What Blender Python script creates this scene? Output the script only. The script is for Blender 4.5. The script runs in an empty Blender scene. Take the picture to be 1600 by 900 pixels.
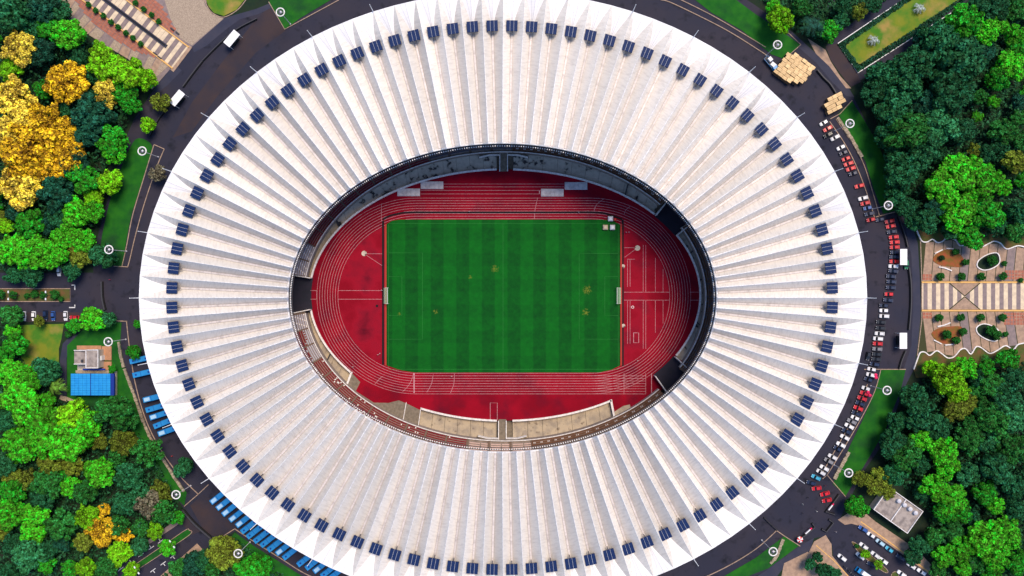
import bpy, math, random
from mathutils import Vector
R = math.radians
random.seed(7)
sc = bpy.context.scene
C = sc.collection
# ------------------------------------------------------------------ camera, sky, sun, exposure
S, H = 0.295, 320.0                       # metres per photo pixel on the ground, drone height
cam = bpy.data.cameras.new('camera'); cam.sensor_width = 36; cam.lens = 36 * H / (1600 * S)
cam.clip_end = 5000
cam_o = bpy.data.objects.new('camera', cam); cam_o.location = (0, 0, H); C.objects.link(cam_o); sc.camera = cam_o
SUN_AZ, SUN_EL = 34, 61                   # degrees east of north, above horizon
w = bpy.data.worlds.new('World'); sc.world = w; w.use_nodes = True
sky = w.node_tree.nodes.new('ShaderNodeTexSky'); sky.sky_type = 'NISHITA'; sky.sun_disc = False
sky.sun_elevation = R(SUN_EL); sky.sun_rotation = R(SUN_AZ); sky.air_density = 1.0; sky.dust_density = 0.4; sky.ozone_density = 4.0
bg = w.node_tree.nodes['Background']; bg.inputs[1].default_value = 0.165
w.node_tree.links.new(sky.outputs[0], bg.inputs[0])
sl = bpy.data.lights.new('sun', 'SUN'); sl.energy = 3.4; sl.angle = R(28); sl.color = (1, 0.82, 0.61)
so = bpy.data.objects.new('sun', sl); C.objects.link(so); so.location = (100, 180, 300)
sd = Vector((math.sin(R(SUN_AZ)) * math.cos(R(SUN_EL)), math.cos(R(SUN_AZ)) * math.cos(R(SUN_EL)), math.sin(R(SUN_EL))))
so.rotation_euler = (-sd).to_track_quat('-Z', 'Y').to_euler()
sc.view_settings.view_transform = 'Standard'; sc.view_settings.look = 'None'
sc.view_settings.exposure = 0.32; sc.view_settings.gamma = 1.0

# ------------------------------------------------------------------ helpers
def P(x, y, z=0.0):
    """photo pixel of a point known to be z metres high -> place in metres"""
    k = S * (1 - z / H)
    return ((x - 800) * k, (450 - y) * k, z)
def XY(x, y, z=0.0): return P(x, y, z)[:2]

class MB:
    def __init__(s): s.v = []; s.f = []; s.m = []; s.uv = {}
    def quad(s, a, b, c, d, mi=0, uv=None):
        n = len(s.v); s.v += [a, b, c, d]; s.f.append((n, n+1, n+2, n+3)); s.m.append(mi)
        if uv: s.uv[len(s.f) - 1] = uv
    def tri(s, a, b, c, mi=0, uv=None):
        n = len(s.v); s.v += [a, b, c]; s.f.append((n, n+1, n+2)); s.m.append(mi)
        if uv: s.uv[len(s.f) - 1] = uv
    def hexa(s, p, mi=0):                 # 8 corners: bottom 4 ccw, top 4 ccw
        n = len(s.v); s.v += p
        for f in ((3,2,1,0),(4,5,6,7),(0,1,5,4),(1,2,6,5),(2,3,7,6),(3,0,4,7)):
            s.f.append(tuple(n+i for i in f)); s.m.append(mi)
    def box(s, cx, cy, z0, z1, lx, ly, a=0, mi=0, tx=1.0, ty=1.0):
        c, n = math.cos(a), math.sin(a); p = []
        for z, fx, fy in ((z0, 1, 1), (z1, tx, ty)):
            for ux, uy in ((-.5,-.5),(.5,-.5),(.5,.5),(-.5,.5)):
                X, Y = ux*lx*fx, uy*ly*fy
                p.append((cx + X*c - Y*n, cy + X*n + Y*c, z))
        s.hexa(p, mi)
    def prism(s, pts, z0, z1, mi=0):      # pts: list of (x, y) in metres
        ar = sum(pts[i][0]*pts[(i+1)%len(pts)][1] - pts[(i+1)%len(pts)][0]*pts[i][1] for i in range(len(pts)))
        if ar < 0: pts = pts[::-1]
        n = len(s.v); k = len(pts)
        s.v += [(x, y, z1) for x, y in pts]; s.f.append(tuple(range(n, n+k))); s.m.append(mi)
        s.v += [(x, y, z0) for x, y in pts]
        for i in range(k):
            j = (i+1) % k; s.f.append((n+k+i, n+k+j, n+j, n+i)); s.m.append(mi)
    def ribbon(s, pts, wd, z0, z1, mi=0, closed=False):   # a beam of rectangular section along a path in metres
        k = len(pts); L = []; Rr = []
        for i in range(k):
            a = pts[(i-1) % k] if (closed or i) else pts[0]
            b = pts[(i+1) % k] if (closed or i < k-1) else pts[-1]
            dx, dy = b[0]-a[0], b[1]-a[1]; d = math.hypot(dx, dy) or 1
            nx, ny = -dy/d*wd/2, dx/d*wd/2
            L.append((pts[i][0]+nx, pts[i][1]+ny)); Rr.append((pts[i][0]-nx, pts[i][1]-ny))
        n = len(s.v)
        for i in range(k):
            s.v += [(*Rr[i], z0), (*L[i], z0), (*L[i], z1), (*Rr[i], z1)]
        for i in range(k if closed else k-1):
            a, b = n+4*i, n+4*((i+1) % k)
            for e in ((2, 3), (1, 2), (3, 0)) if z1 - z0 > .01 else ((2, 3),):
                s.f.append((a+e[0], a+e[1], b+e[1], b+e[0])); s.m.append(mi)
        if not closed and z1 - z0 > .01:
            s.f.append((n, n+1, n+2, n+3)); s.m.append(mi)
            e = n+4*(k-1); s.f.append((e+3, e+2, e+1, e)); s.m.append(mi)
    def cyl(s, x, y, z0, z1, r0, r1, n=10, mi=0, cap=True):
        b = len(s.v)
        for z, r in ((z0, r0), (z1, r1)):
            s.v += [(x + r*math.cos(2*math.pi*i/n), y + r*math.sin(2*math.pi*i/n), z) for i in range(n)]
        for i in range(n):
            j = (i+1) % n; s.f.append((b+i, b+j, b+n+j, b+n+i)); s.m.append(mi)
        if cap: s.f.append(tuple(b+n+i for i in range(n))); s.m.append(mi)
    def tube(s, pts, rs, n=7, mi=0):      # tapered limb through 3d points
        b = len(s.v); k = len(pts)
        for i in range(k):
            d = (Vector(pts[min(i+1, k-1)]) - Vector(pts[max(i-1, 0)])).normalized()
            u = d.orthogonal().normalized(); v = d.cross(u)
            for j in range(n):
                t = 2*math.pi*j/n
                s.v.append(tuple(Vector(pts[i]) + (u*math.cos(t) + v*math.sin(t))*rs[i]))
        for i in range(k-1):
            for j in range(n):
                q = (j+1) % n; s.f.append((b+i*n+j, b+i*n+q, b+(i+1)*n+q, b+(i+1)*n+j)); s.m.append(mi)
        s.f.append(tuple(b+(k-1)*n+j for j in range(n))); s.m.append(mi)
    def torus(s, x, y, z, r, t, n=24, m=8, mi=0):
        b = len(s.v)
        for i in range(n):
            a = 2*math.pi*i/n
            for j in range(m):
                q = 2*math.pi*j/m; rr = r + t*math.cos(q)
                s.v.append((x + rr*math.cos(a), y + rr*math.sin(a), z + t*.6*math.sin(q)))
        for i in range(n):
            for j in range(m):
                i2, j2 = (i+1) % n, (j+1) % m
                s.f.append((b+i*m+j, b+i2*m+j, b+i2*m+j2, b+i*m+j2)); s.m.append(mi)
    def mesh(s, name, mats, smooth=False):
        me = bpy.data.meshes.new(name); me.from_pydata(s.v, [], s.f)
        for mm in (mats if isinstance(mats, (list, tuple)) else [mats]): me.materials.append(mm)
        me.polygons.foreach_set('material_index', s.m)
        if smooth: me.polygons.foreach_set('use_smooth', [True]*len(s.f))
        if s.uv:
            ul = me.uv_layers.new(name='UVMap').data
            for fi, uv in s.uv.items():
                st = me.polygons[fi].loop_start
                for i, q in enumerate(uv): ul[st+i].uv = q
        me.update(); return me
    def build(s, name, mats, parent=None, smooth=False):
        return link(name, s.mesh(name, mats, smooth), parent)

def link(name, me, parent=None, loc=None, rz=0, col=None):
    o = bpy.data.objects.new(name, me); C.objects.link(o)
    if parent: o.parent = parent
    if loc: o.location = loc
    o.rotation_euler.z = rz
    if col: o.color = (*col, 1)
    return o
def empty(name, loc=(0, 0, 0), rz=0):
    o = bpy.data.objects.new(name, None); C.objects.link(o); o.location = loc; o.rotation_euler.z = rz
    o.empty_display_size = .5; return o
def tag(o, label=None, cat=None, group=None, kind=None):
    if label: o['label'] = label
    if cat: o['category'] = cat
    if group: o['group'] = group
    if kind: o['kind'] = kind
    return o
def struct(o): o['kind'] = 'structure'; return o
ONES = ['', 'first', 'second', 'third', 'fourth', 'fifth', 'sixth', 'seventh', 'eighth', 'ninth', 'tenth', 'eleventh', 'twelfth',
        'thirteenth', 'fourteenth', 'fifteenth', 'sixteenth', 'seventeenth', 'eighteenth', 'nineteenth', 'twentieth']
def nth(i):
    if i <= 20: return ONES[i]
    t, u = divmod(i, 10)
    if u == 0: return ['', '', 'twentieth', 'thirtieth', 'fortieth', 'fiftieth'][t]
    return ['', '', 'twenty', 'thirty', 'forty', 'fifty'][t] + '-' + ONES[u]
def spline(pts, n=8, closed=False):
    out = []; k = len(pts)
    for i in range(k if closed else k-1):
        p = [pts[(i+j) % k] if closed else pts[min(max(i+j, 0), k-1)] for j in (-1, 0, 1, 2)]
        for q in range(n):
            t = q/n; t2, t3 = t*t, t*t*t
            out.append(tuple(.5*(2*p[1][d] + (p[2][d]-p[0][d])*t + (2*p[0][d]-5*p[1][d]+4*p[2][d]-p[3][d])*t2
                                 + (3*p[1][d]-p[0][d]-3*p[2][d]+p[3][d])*t3) for d in (0, 1)))
    if not closed: out.append(tuple(pts[-1]))
    return out
def W(pts, z=0.0): return [XY(x, y, z) for x, y in pts]

# ------------------------------------------------------------------ materials
def mat(name, col, rough=.8, col2=None, scale=.3, detail=4, lo=.35, hi=.65, bump=0, bscale=6, objcol=False, spec=.3,
        col3=None, scale3=.05, lo3=.5, hi3=.7, stretch=None, coat=0):
    m = bpy.data.materials.new(name); m.use_nodes = True
    nt = m.node_tree; N = nt.nodes; L = nt.links; b = N['Principled BSDF']
    b.inputs['Roughness'].default_value = rough; b.inputs['Specular IOR Level'].default_value = spec
    if coat: b.inputs['Coat Weight'].default_value = coat; b.inputs['Coat Roughness'].default_value = .08
    tc = N.new('ShaderNodeTexCoord'); src = tc.outputs['Object']
    if stretch:
        mp = N.new('ShaderNodeMapping'); mp.inputs['Scale'].default_value = stretch; L.new(src, mp.inputs[0]); src = mp.outputs[0]
    if objcol:
        oi = N.new('ShaderNodeObjectInfo'); cs = oi.outputs['Color']
    else:
        rg = N.new('ShaderNodeRGB'); rg.outputs[0].default_value = (*col, 1); cs = rg.outputs[0]
    def layer(cs, c2, sc_, lo_, hi_, det):
        nz = N.new('ShaderNodeTexNoise'); nz.inputs['Scale'].default_value = sc_; nz.inputs['Detail'].default_value = det
        L.new(src, nz.inputs['Vector'])
        mr = N.new('ShaderNodeMapRange'); mr.inputs[1].default_value = lo_; mr.inputs[2].default_value = hi_
        L.new(nz.outputs[0], mr.inputs[0])
        mx = N.new('ShaderNodeMix'); mx.data_type = 'RGBA'
        L.new(mr.outputs[0], mx.inputs[0]); L.new(cs, mx.inputs[6]); mx.inputs[7].default_value = (*c2, 1)
        return mx.outputs[2]
    if col2: cs = layer(cs, col2, scale, lo, hi, detail)
    if col3: cs = layer(cs, col3, scale3, lo3, hi3, 5)
    L.new(cs, b.inputs['Base Color'])
    if bump:
        nz = N.new('ShaderNodeTexNoise'); nz.inputs['Scale'].default_value = bscale; nz.inputs['Detail'].default_value = 3
        L.new(src, nz.inputs['Vector'])
        bp = N.new('ShaderNodeBump'); bp.inputs['Strength'].default_value = bump; bp.inputs['Distance'].default_value = .1
        L.new(nz.outputs[0], bp.inputs['Height']); L.new(bp.outputs[0], b.inputs['Normal'])
    m['b'] = 1
    return m
def leafmat(name, var=.5):
    m = bpy.data.materials.new(name); m.use_nodes = True
    nt = m.node_tree; N = nt.nodes; L = nt.links; b = N['Principled BSDF']
    b.inputs['Roughness'].default_value = .75; b.inputs['Specular IOR Level'].default_value = .15
    oi = N.new('ShaderNodeObjectInfo'); ge = N.new('ShaderNodeNewGeometry')
    tc = N.new('ShaderNodeTexCoord'); nz = N.new('ShaderNodeTexNoise'); nz.inputs['Scale'].default_value = 2.6
    nz.inputs['Detail'].default_value = 2
    L.new(tc.outputs['Object'], nz.inputs['Vector'])
    ad = N.new('ShaderNodeMath'); ad.operation = 'MULTIPLY_ADD'; ad.inputs[1].default_value = .5
    L.new(ge.outputs['Random Per Island'], ad.inputs[0]); L.new(nz.outputs[0], ad.inputs[2])
    mr = N.new('ShaderNodeMapRange'); mr.inputs[1].default_value = .35; mr.inputs[2].default_value = 1.1
    mr.inputs[3].default_value = 1 - var; mr.inputs[4].default_value = 1 + var
    L.new(ad.outputs[0], mr.inputs[0])
    hs = N.new('ShaderNodeHueSaturation')
    hr = N.new('ShaderNodeMapRange'); hr.inputs[3].default_value = .455; hr.inputs[4].default_value = .535
    ah = N.new('ShaderNodeMath'); ah.operation = 'MULTIPLY_ADD'; ah.inputs[1].default_value = .45; ah.inputs[2].default_value = -.1
    L.new(ge.outputs['Random Per Island'], ah.inputs[0]); a2 = N.new('ShaderNodeMath'); L.new(ah.outputs[0], a2.inputs[0]); L.new(nz.outputs[0], a2.inputs[1])
    L.new(a2.outputs[0], hr.inputs[0]); L.new(hr.outputs[0], hs.inputs['Hue'])
    pw = N.new('ShaderNodeMath'); pw.operation = 'POWER'; pw.inputs[1].default_value = 1.9; L.new(mr.outputs[0], pw.inputs[0])
    L.new(pw.outputs[0], hs.inputs['Value']); L.new(oi.outputs['Color'], hs.inputs['Color'])
    L.new(hs.outputs[0], b.inputs['Base Color'])
    b.inputs['Subsurface Weight'].default_value = 0
    return m
def roofmat(name, base, dirt, seam_n, seam_d, amount):
    """sheet roofing: uv.x across the bay, uv.y metres along it; fine seams across and streaky dirt"""
    m = bpy.data.materials.new(name); m.use_nodes = True
    nt = m.node_tree; N = nt.nodes; L = nt.links; b = N['Principled BSDF']
    b.inputs['Roughness'].default_value = .55; b.inputs['Specular IOR Level'].default_value = .3
    uv = N.new('ShaderNodeTexCoord')
    mp = N.new('ShaderNodeMapping'); mp.inputs['Scale'].default_value = (.45, 1.9, 1); L.new(uv.outputs['UV'], mp.inputs[0])
    oi = N.new('ShaderNodeObjectInfo'); cb = N.new('ShaderNodeCombineXYZ'); 
    ml = N.new('ShaderNodeMath'); ml.operation = 'MULTIPLY'; ml.inputs[1].default_value = 300; L.new(oi.outputs['Random'], ml.inputs[0])
    L.new(ml.outputs[0], cb.inputs[2]); va = N.new('ShaderNodeVectorMath'); L.new(mp.outputs[0], va.inputs[0]); L.new(cb.outputs[0], va.inputs[1])
    nz = N.new('ShaderNodeTexNoise'); nz.noise_dimensions = '3D'; nz.inputs['Scale'].default_value = .55; nz.inputs['Detail'].default_value = 6
    nz.inputs['Roughness'].default_value = .65
    L.new(va.outputs[0], nz.inputs['Vector'])
    mr = N.new('ShaderNodeMapRange'); mr.inputs[1].default_value = .45; mr.inputs[2].default_value = .8; mr.inputs[4].default_value = amount
    L.new(nz.outputs[0], mr.inputs[0])
    mx = N.new('ShaderNodeMix'); mx.data_type = 'RGBA'; L.new(mr.outputs[0], mx.inputs[0])
    mx.inputs[6].default_value = (*base, 1); mx.inputs[7].default_value = (*dirt, 1)
    wv = N.new('ShaderNodeTexWave'); wv.bands_direction = 'Y'; wv.inputs['Scale'].default_value = seam_n; wv.inputs['Distortion'].default_value = .3
    L.new(uv.outputs['UV'], wv.inputs['Vector'])
    r2 = N.new('ShaderNodeMapRange'); r2.inputs[1].default_value = .8; r2.inputs[2].default_value = 1; r2.inputs[4].default_value = seam_d
    L.new(wv.outputs[1], r2.inputs[0])
    m2 = N.new('ShaderNodeMix'); m2.data_type = 'RGBA'; L.new(r2.outputs[0], m2.inputs[0]); L.new(mx.outputs[2], m2.inputs[6])
    m2.inputs[7].default_value = (*[c*.5 for c in base], 1)
    hs = N.new('ShaderNodeHueSaturation'); r3 = N.new('ShaderNodeMapRange'); r3.inputs[3].default_value = .86; r3.inputs[4].default_value = 1.05
    L.new(oi.outputs['Random'], r3.inputs[0]); L.new(r3.outputs[0], hs.inputs['Value']); L.new(m2.outputs[2], hs.inputs['Color'])
    L.new(hs.outputs[0], b.inputs['Base Color']); return m

M = {}
M['ground'] = mat('earth', (.008, .028, .010), .95, (.014, .020, .012), .12, 5, col3=(.006, .018, .012), scale3=.4)
M['asphalt'] = mat('asphalt', (.020, .021, .040), .85, (.030, .026, .040), .05, 6, .4, .65, .3, 8, col3=(.007, .008, .016), scale3=.22, lo3=.56, hi3=.72)
M['asphalt2'] = mat('asphalt_blue', (.024, .028, .055), .8, (.038, .038, .062), .15, 5, bump=.3)
M['asphalt3'] = mat('asphalt_red', (.042, .027, .030), .85, (.024, .021, .034), .07, 5, .42, .62)
M['kerb'] = mat('kerb_stone', (.42, .30, .22), .85, (.25, .18, .14), 1.5)
M['yellowkerb'] = mat('yellow_stone', (.75, .42, .12), .8, (.6, .36, .14), 1.2)
M['grass'] = mat('lawn', (.004, .085, .006), .95, (.013, .125, .006), .25, 6, bump=.5, bscale=3, col3=(.006, .05, .012), scale3=.08)
M['drygrass'] = mat('dry_lawn', (.17, .20, .015), .95, (.05, .17, .012), .12, 6, .4, .6, .4, 3, col3=(.32, .22, .06), scale3=.09, lo3=.52, hi3=.68)
M['soil'] = mat('soil', (.14, .075, .03), .95, (.05, .09, .015), .3, 5, bump=.5)
M['redbed'] = mat('red_planting', (.30, .075, .03), .95, (.16, .10, .02), .5, 5, bump=.6)
M['pave'] = mat('beige_paving', (.40, .27, .19), .85, (.28, .19, .14), .6, 5, bump=.2)
M['paveg'] = mat('grey_paving', (.25, .19, .185), .85, (.19, .15, .15), .6, 4)
M['cream'] = mat('cream_paving', (.72, .58, .40), .8, (.55, .44, .32), .5, 4)
M['gravel'] = mat('pebble_paving', (.42, .33, .25), .9, (.26, .20, .15), 2.5, 4, bump=.4)
M['brick'] = mat('red_brick_paving', (.42, .15, .09), .85, (.28, .10, .07), .8, 4)
M['joint'] = mat('mossy_joint', (.045, .05, .02), .95)
M['white'] = mat('white_paint', (.82, .82, .84), .5, (.70, .70, .72), .4)
M['whiteline'] = mat('white_line_paint', (.55, .33, .36), .8, (.40, .16, .19), 1.2)
M['road_white'] = mat('road_marking', (.72, .72, .72), .8, (.5, .5, .5), 1.5)
M['track'] = mat('red_running_surface', (.19, .002, .012), .9, (.28, .003, .016), .06, 6, .4, .62, .2, 6, col3=(.13, .004, .016), scale3=.10, lo3=.48, hi3=.72, spec=.1)
M['infield'] = mat('red_infield_surface', (.22, .003, .014), .9, (.33, .008, .026), .07, 6, .4, .6, .2, 6, col3=(.10, .004, .014), scale3=.07, lo3=.50, hi3=.68, spec=.1)
M['drain'] = mat('drain', (.006, .006, .009), .9)
M['edge'] = mat('orange_edging', (.36, .03, .022), .8)
M['conc'] = mat('stained_concrete', (.55, .49, .41), .9, (.40, .35, .29), .35, 6, .4, .62, .3, col3=(.045, .042, .045), scale3=.35, lo3=.57, hi3=.64)
M['conc2'] = mat('warm_concrete', (.44, .36, .26), .9, (.30, .25, .20), .3, 6, .4, .65, .3, col3=(.16, .12, .09), scale3=.5, lo3=.6, hi3=.72)
M['concg'] = mat('grey_concrete', (.15, .125, .095), .95, (.22, .18, .14), .8, 6, bump=.3)
M['aisle'] = mat('aisle_concrete', (.16, .11, .085), .9)
M['terr'] = mat('terrace_concrete', (.22, .18, .16), .9, (.3, .24, .21), .7)
M['seat_red'] = mat('red_seat', (.20, .004, .018), .5)
M['seat_grey'] = mat('grey_seat', (.42, .40, .46), .5)
M['seat_white'] = mat('white_seat', (.75, .70, .70), .5)
M['seat_brown'] = mat('brown_desk', (.15, .062, .03), .6, (.10, .045, .025), .6)
M['seat_blue'] = mat('blue_grey_seat', (.07, .075, .12), .5)
M['seat_pink'] = mat('pale_bench', (.55, .40, .36), .6)
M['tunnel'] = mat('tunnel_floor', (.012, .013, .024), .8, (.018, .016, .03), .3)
M['roof'] = roofmat('roof_sheeting', (.74, .695, .645), (.36, .325, .30), .75, .30, .55)
M['fan'] = roofmat('eave_sheeting', (.85, .85, .87), (.68, .68, .72), .5, .25, .35)
M['gutter'] = roofmat('gutter_sheeting', (.64, .59, .58), (.30, .26, .26), .035, .35, .7)
M['trim'] = mat('white_trim', (.84, .82, .82), .5, (.6, .56, .55), 1.2)
M['seamline'] = mat('seam', (.45, .44, .48), .6)
M['solar'] = mat('solar_cell', (.010, .024, .085), .5, (.014, .032, .105), 2.5, spec=.06)
M['steel'] = mat('dark_steel', (.045, .045, .055), .6)
M['galv'] = mat('galvanised', (.55, .55, .6), .5)
M['facade'] = mat('facade', (.5, .46, .42), .8, (.38, .35, .32), .4)
M['black'] = mat('black_barrier', (.008, .008, .010), .8)
M['car'] = mat('car_paint', (1, 1, 1), .3, objcol=True, spec=.5, coat=.6)
M['glass'] = mat('car_glass', (.008, .009, .014), .12, spec=.6)
M['tyre'] = mat('tyre', (.012, .012, .013), .9)
M['lampglass'] = mat('head_lamp', (.8, .8, .8), .2)
M['bus'] = mat('bus_paint', (.012, .20, .52), .4, (.02, .26, .60), .3, spec=.5)
M['buspale'] = mat('bus_roof_unit', (.36, .58, .78), .5)
M['bluetile'] = mat('blue_roof_sheet', (.012, .24, .62), .5, (.02, .30, .68), .4)
M['bluedark'] = mat('dark_blue_sheet', (.008, .03, .24), .5)
M['roofgrey'] = mat('flat_roof_screed', (.36, .31, .28), .95, (.20, .17, .16), .4, 6, .4, .62, .3)
M['wall'] = mat('rendered_wall', (.5, .44, .38), .9)
M['redroof'] = mat('terracotta_slab', (.48, .24, .13), .9, (.36, .19, .11), .5)
M['wood'] = mat('pale_timber', (.7, .48, .24), .8, objcol=True, col2=(.50, .34, .17), scale=.9, lo=.45, hi=.8)
M['wood_shaded'] = mat('shaded_pallet_side', (.20, .13, .08), .9)  # same timber as the top boards, side shading put into the colour
M['tarp'] = mat('white_canopy', (.85, .85, .87), .5, (.78, .78, .80), .8)
M['bark'] = mat('bark', (.09, .065, .045), .95, (.05, .04, .03), 2)
M['leaf'] = leafmat('leaves', .7)
M['person'] = mat('clothing', (1, 1, 1), .9, objcol=True)
M['red'] = mat('red_plastic', (.6, .02, .02), .5)
M['pink'] = mat('pink_fabric', (.8, .02, .12), .7)
M['net'] = mat('goal_net', (.42, .60, .42), .9)
M['stone'] = mat('rough_stone', (.42, .35, .26), .95, (.22, .18, .13), .8, 6, bump=.6)
M['pit'] = mat('grey_cover', (.42, .38, .40), .8, (.58, .54, .55), .6, 5)

def pitchmat():
    m = bpy.data.materials.new('mown_turf'); m.use_nodes = True
    nt = m.node_tree; N = nt.nodes; L = nt.links; b = N['Principled BSDF']
    b.inputs['Roughness'].default_value = .9; b.inputs['Specular IOR Level'].default_value = .15
    tc = N.new('ShaderNodeTexCoord'); sp = N.new('ShaderNodeSeparateXYZ'); L.new(tc.outputs['Object'], sp.inputs[0])
    def math_(op, a, bv):
        n = N.new('ShaderNodeMath'); n.operation = op
        L.new(a, n.inputs[0]) if not isinstance(a, float) else None
        if isinstance(bv, float): n.inputs[1].default_value = bv
        elif bv is not None: L.new(bv, n.inputs[1])
        return n.outputs[0]
    def stripes(src, off, per):
        f = math_('FRACT', math_('MULTIPLY', math_('ADD', src, off), 1/per), None)
        mr = N.new('ShaderNodeMapRange'); mr.interpolation_type = 'SMOOTHSTEP'
        mr.inputs[1].default_value = .46; mr.inputs[2].default_value = .54; 
        q = math_('PINGPONG', f, .5); mr.inputs[1].default_value = .22; mr.inputs[2].default_value = .28
        L.new(q, mr.inputs[0]); return mr.outputs[0]
    sx = stripes(sp.outputs[0], 400.0 + .3, 11.8); sy = stripes(sp.outputs[1], 400.0, 11.8)
    nz = N.new('ShaderNodeTexNoise'); nz.inputs['Scale'].default_value = .35; nz.inputs['Detail'].default_value = 7
    nz.inputs['Roughness'].default_value = .7
    L.new(tc.outputs['Object'], nz.inputs['Vector'])
    t = math_('MULTIPLY', sx, .20); t = math_('ADD', t, math_('MULTIPLY', sy, .07)); t = math_('ADD', t, math_('MULTIPLY', nz.outputs[0], .8))
    cr = N.new('ShaderNodeValToRGB'); e = cr.color_ramp.elements
    e[0].position = .15; e[0].color = (.001, .038, .007, 1); e[1].position = .95; e[1].color = (.003, .140, .010, 1)
    L.new(t, cr.inputs[0]); cs = cr.outputs[0]
    # worn patches, each where the turf itself is yellow
    wn = N.new('ShaderNodeTexNoise'); wn.inputs['Scale'].default_value = 1.0; wn.inputs['Detail'].default_value = 5
    L.new(tc.outputs['Object'], wn.inputs['Vector'])
    for px, py, r in ((773, 420, 9), (917, 453, 11), (915, 488, 9), (680, 487, 6), (735, 433, 5), (624, 491, 4.5)):
        x, y = XY(px, py); d = N.new('ShaderNodeVectorMath'); d.operation = 'DISTANCE'; L.new(tc.outputs['Object'], d.inputs[0])
        d.inputs[1].default_value = (x, y, .03)
        mr = N.new('ShaderNodeMapRange'); mr.inputs[1].default_value = r*S*1.7; mr.inputs[2].default_value = r*S*.2; L.new(d.outputs['Value'], mr.inputs[0])
        v = math_('MULTIPLY', mr.outputs[0], wn.outputs[0]); m2 = N.new('ShaderNodeMapRange'); m2.inputs[1].default_value = .36; m2.inputs[2].default_value = .62; m2.inputs[4].default_value = .75
        L.new(v, m2.inputs[0])
        mx = N.new('ShaderNodeMix'); mx.data_type = 'RGBA'; L.new(m2.outputs[0], mx.inputs[0]); L.new(cs, mx.inputs[6])
        mx.inputs[7].default_value = (.20, .22, .025, 1); cs = mx.outputs[2]
    L.new(cs, b.inputs['Base Color'])
    return m
M['pitch'] = pitchmat()

# ------------------------------------------------------------------ the stadium's plan ovals (photo pixels, height)
def oval(cx, cy, a, b, t, z=0.0): return P(cx + a*math.cos(t), cy - b*math.sin(t), z)
E1 = (789, 461, 303, 194)      # inner white wall of the moat
E2 = (789, 463, 314, 226)      # balustrade in front of the seats
def e1(t, z=0.0, g=0.0): return oval(E1[0], E1[1], E1[2]+g, E1[3]+g, t, z)
def e2(t, z=0.0): return oval(*E2, t, z)

# ------------------------------------------------------------------ ground and roads
mb = MB(); n = 72; RG = 2500
hole = [(XY(787, 463)[0] + 128*math.cos(2*math.pi*i/n), XY(787, 463)[1] + 108*math.sin(2*math.pi*i/n)) for i in range(n)]
for i in range(n):
    j = (i+1) % n; a, b = 2*math.pi*i/n, 2*math.pi*(i+1)/n
    mb.quad((*hole[i], 0), (RG*math.cos(a), RG*math.sin(a), 0), (RG*math.cos(b), RG*math.sin(b), 0), (*hole[j], 0))
struct(mb.build('ground', M['ground']))

out = [(470,-40),(434,0),(400,14),(350,28),(300,72),(272,100),(240,140),(210,185),(197,215),(183,262),(166,318),(152,372),(146,405),
       (146,425),(146,500),(172,503),(175,560),(195,620),(215,670),(245,722),(285,792),(330,850),(368,830),(392,862),(440,892),(510,935),
       (640,985),(790,1000),(940,985),(1090,930),(1200,893),(1250,853),(1272,840),(1300,838),(1322,790),(1354,730),(1388,682),(1398,650),(1410,612),(1428,577),
       (1437,500),(1438,440),(1434,380),(1420,335),(1405,302),(1385,252),(1366,218),(1342,168),(1322,130),(1292,98),(1262,72),(1238,50),
       (1180,8),(1120,-30),(960,-75),(790,-90),(620,-75)]
o_w = W(out); inn = []
cx, cy = XY(787, 463)
mb = MB()
for x, y in o_w:
    t = math.atan2((y-cy)/108, (x-cx)/128); inn.append((cx+126*math.cos(t), cy+106*math.sin(t)))
k = len(o_w)
for i in range(k):
    j = (i+1) % k; mb.quad((*inn[i], .02), (*inn[j], .02), (*o_w[j], .02), (*o_w[i], .02))
struct(mb.build('ring_road', M['asphalt']))

def sheet(name, pts, z, m, h=None, kind='structure', parent=None):
    b_ = MB(); b_.prism(W(pts), (z - .3) if h is None else z - h, z, 0)
    o = b_.build(name, M[m], parent)
    if kind and not parent: o['kind'] = kind
    return o
# the footway of bluer asphalt round the ring and patches on the road
sheet('footway', [(434,0),(400,14),(350,28),(300,72),(303,82),(322,72),(352,47),(375,30),(404,22),(440,4)], .032, 'asphalt2', .03)
sheet('footway', [(272,100),(240,140),(245,146),(262,133),(284,110)], .032, 'asphalt2', .03)
sheet('footway', [(1434,380),(1437,440),(1440,500),(1428,577),(1410,612),(1398,650),(1388,660),(1395,620),(1412,577),(1424,540),(1427,470),(1424,400),(1414,352),(1406,330),(1420,335)], .032, 'asphalt2', .03)
sheet('footway', [(1238,50),(1262,72),(1292,98),(1322,130),(1335,152),(1322,150),(1300,128),(1275,98),(1250,76),(1230,55)], .032, 'asphalt2', .03)
sheet('road_patch', [(297,790),(318,772),(358,800),(366,826),(340,842),(318,828)], .033, 'asphalt3', .03)
sheet('road_patch', [(392,40),(420,10),(446,48),(400,82),(340,150),(300,205),(270,215),(300,160),(345,100)], .029, 'asphalt3', .02)
sheet('access_road', [(-60,426),(150,426),(150,489),(-60,489)], .028, 'asphalt', .25)
sheet('access_road', [(284,795),(318,828),(338,845),(318,862),(245,915),(150,935),(190,874),(238,838),(284,806)], .028, 'asphalt', .25)
sheet('access_road', [(1268,842),(1295,826),(1312,812),(1340,816),(1362,830),(1480,915),(1330,915),(1302,872),(1300,852),(1284,838)], .026, 'asphalt', .25)
sheet('access_road', [(1412,-20),(1300,58),(1290,75),(1322,128),(1340,128),(1410,88),(1530,-15),(1500,-15)], .026, 'asphalt', .25)
sheet('service_path', [(125,522),(108,527),(98,537),(94,560),(92,618),(104,618),(104,560),(108,542),(128,534)], .034, 'asphalt2', .25)
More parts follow.
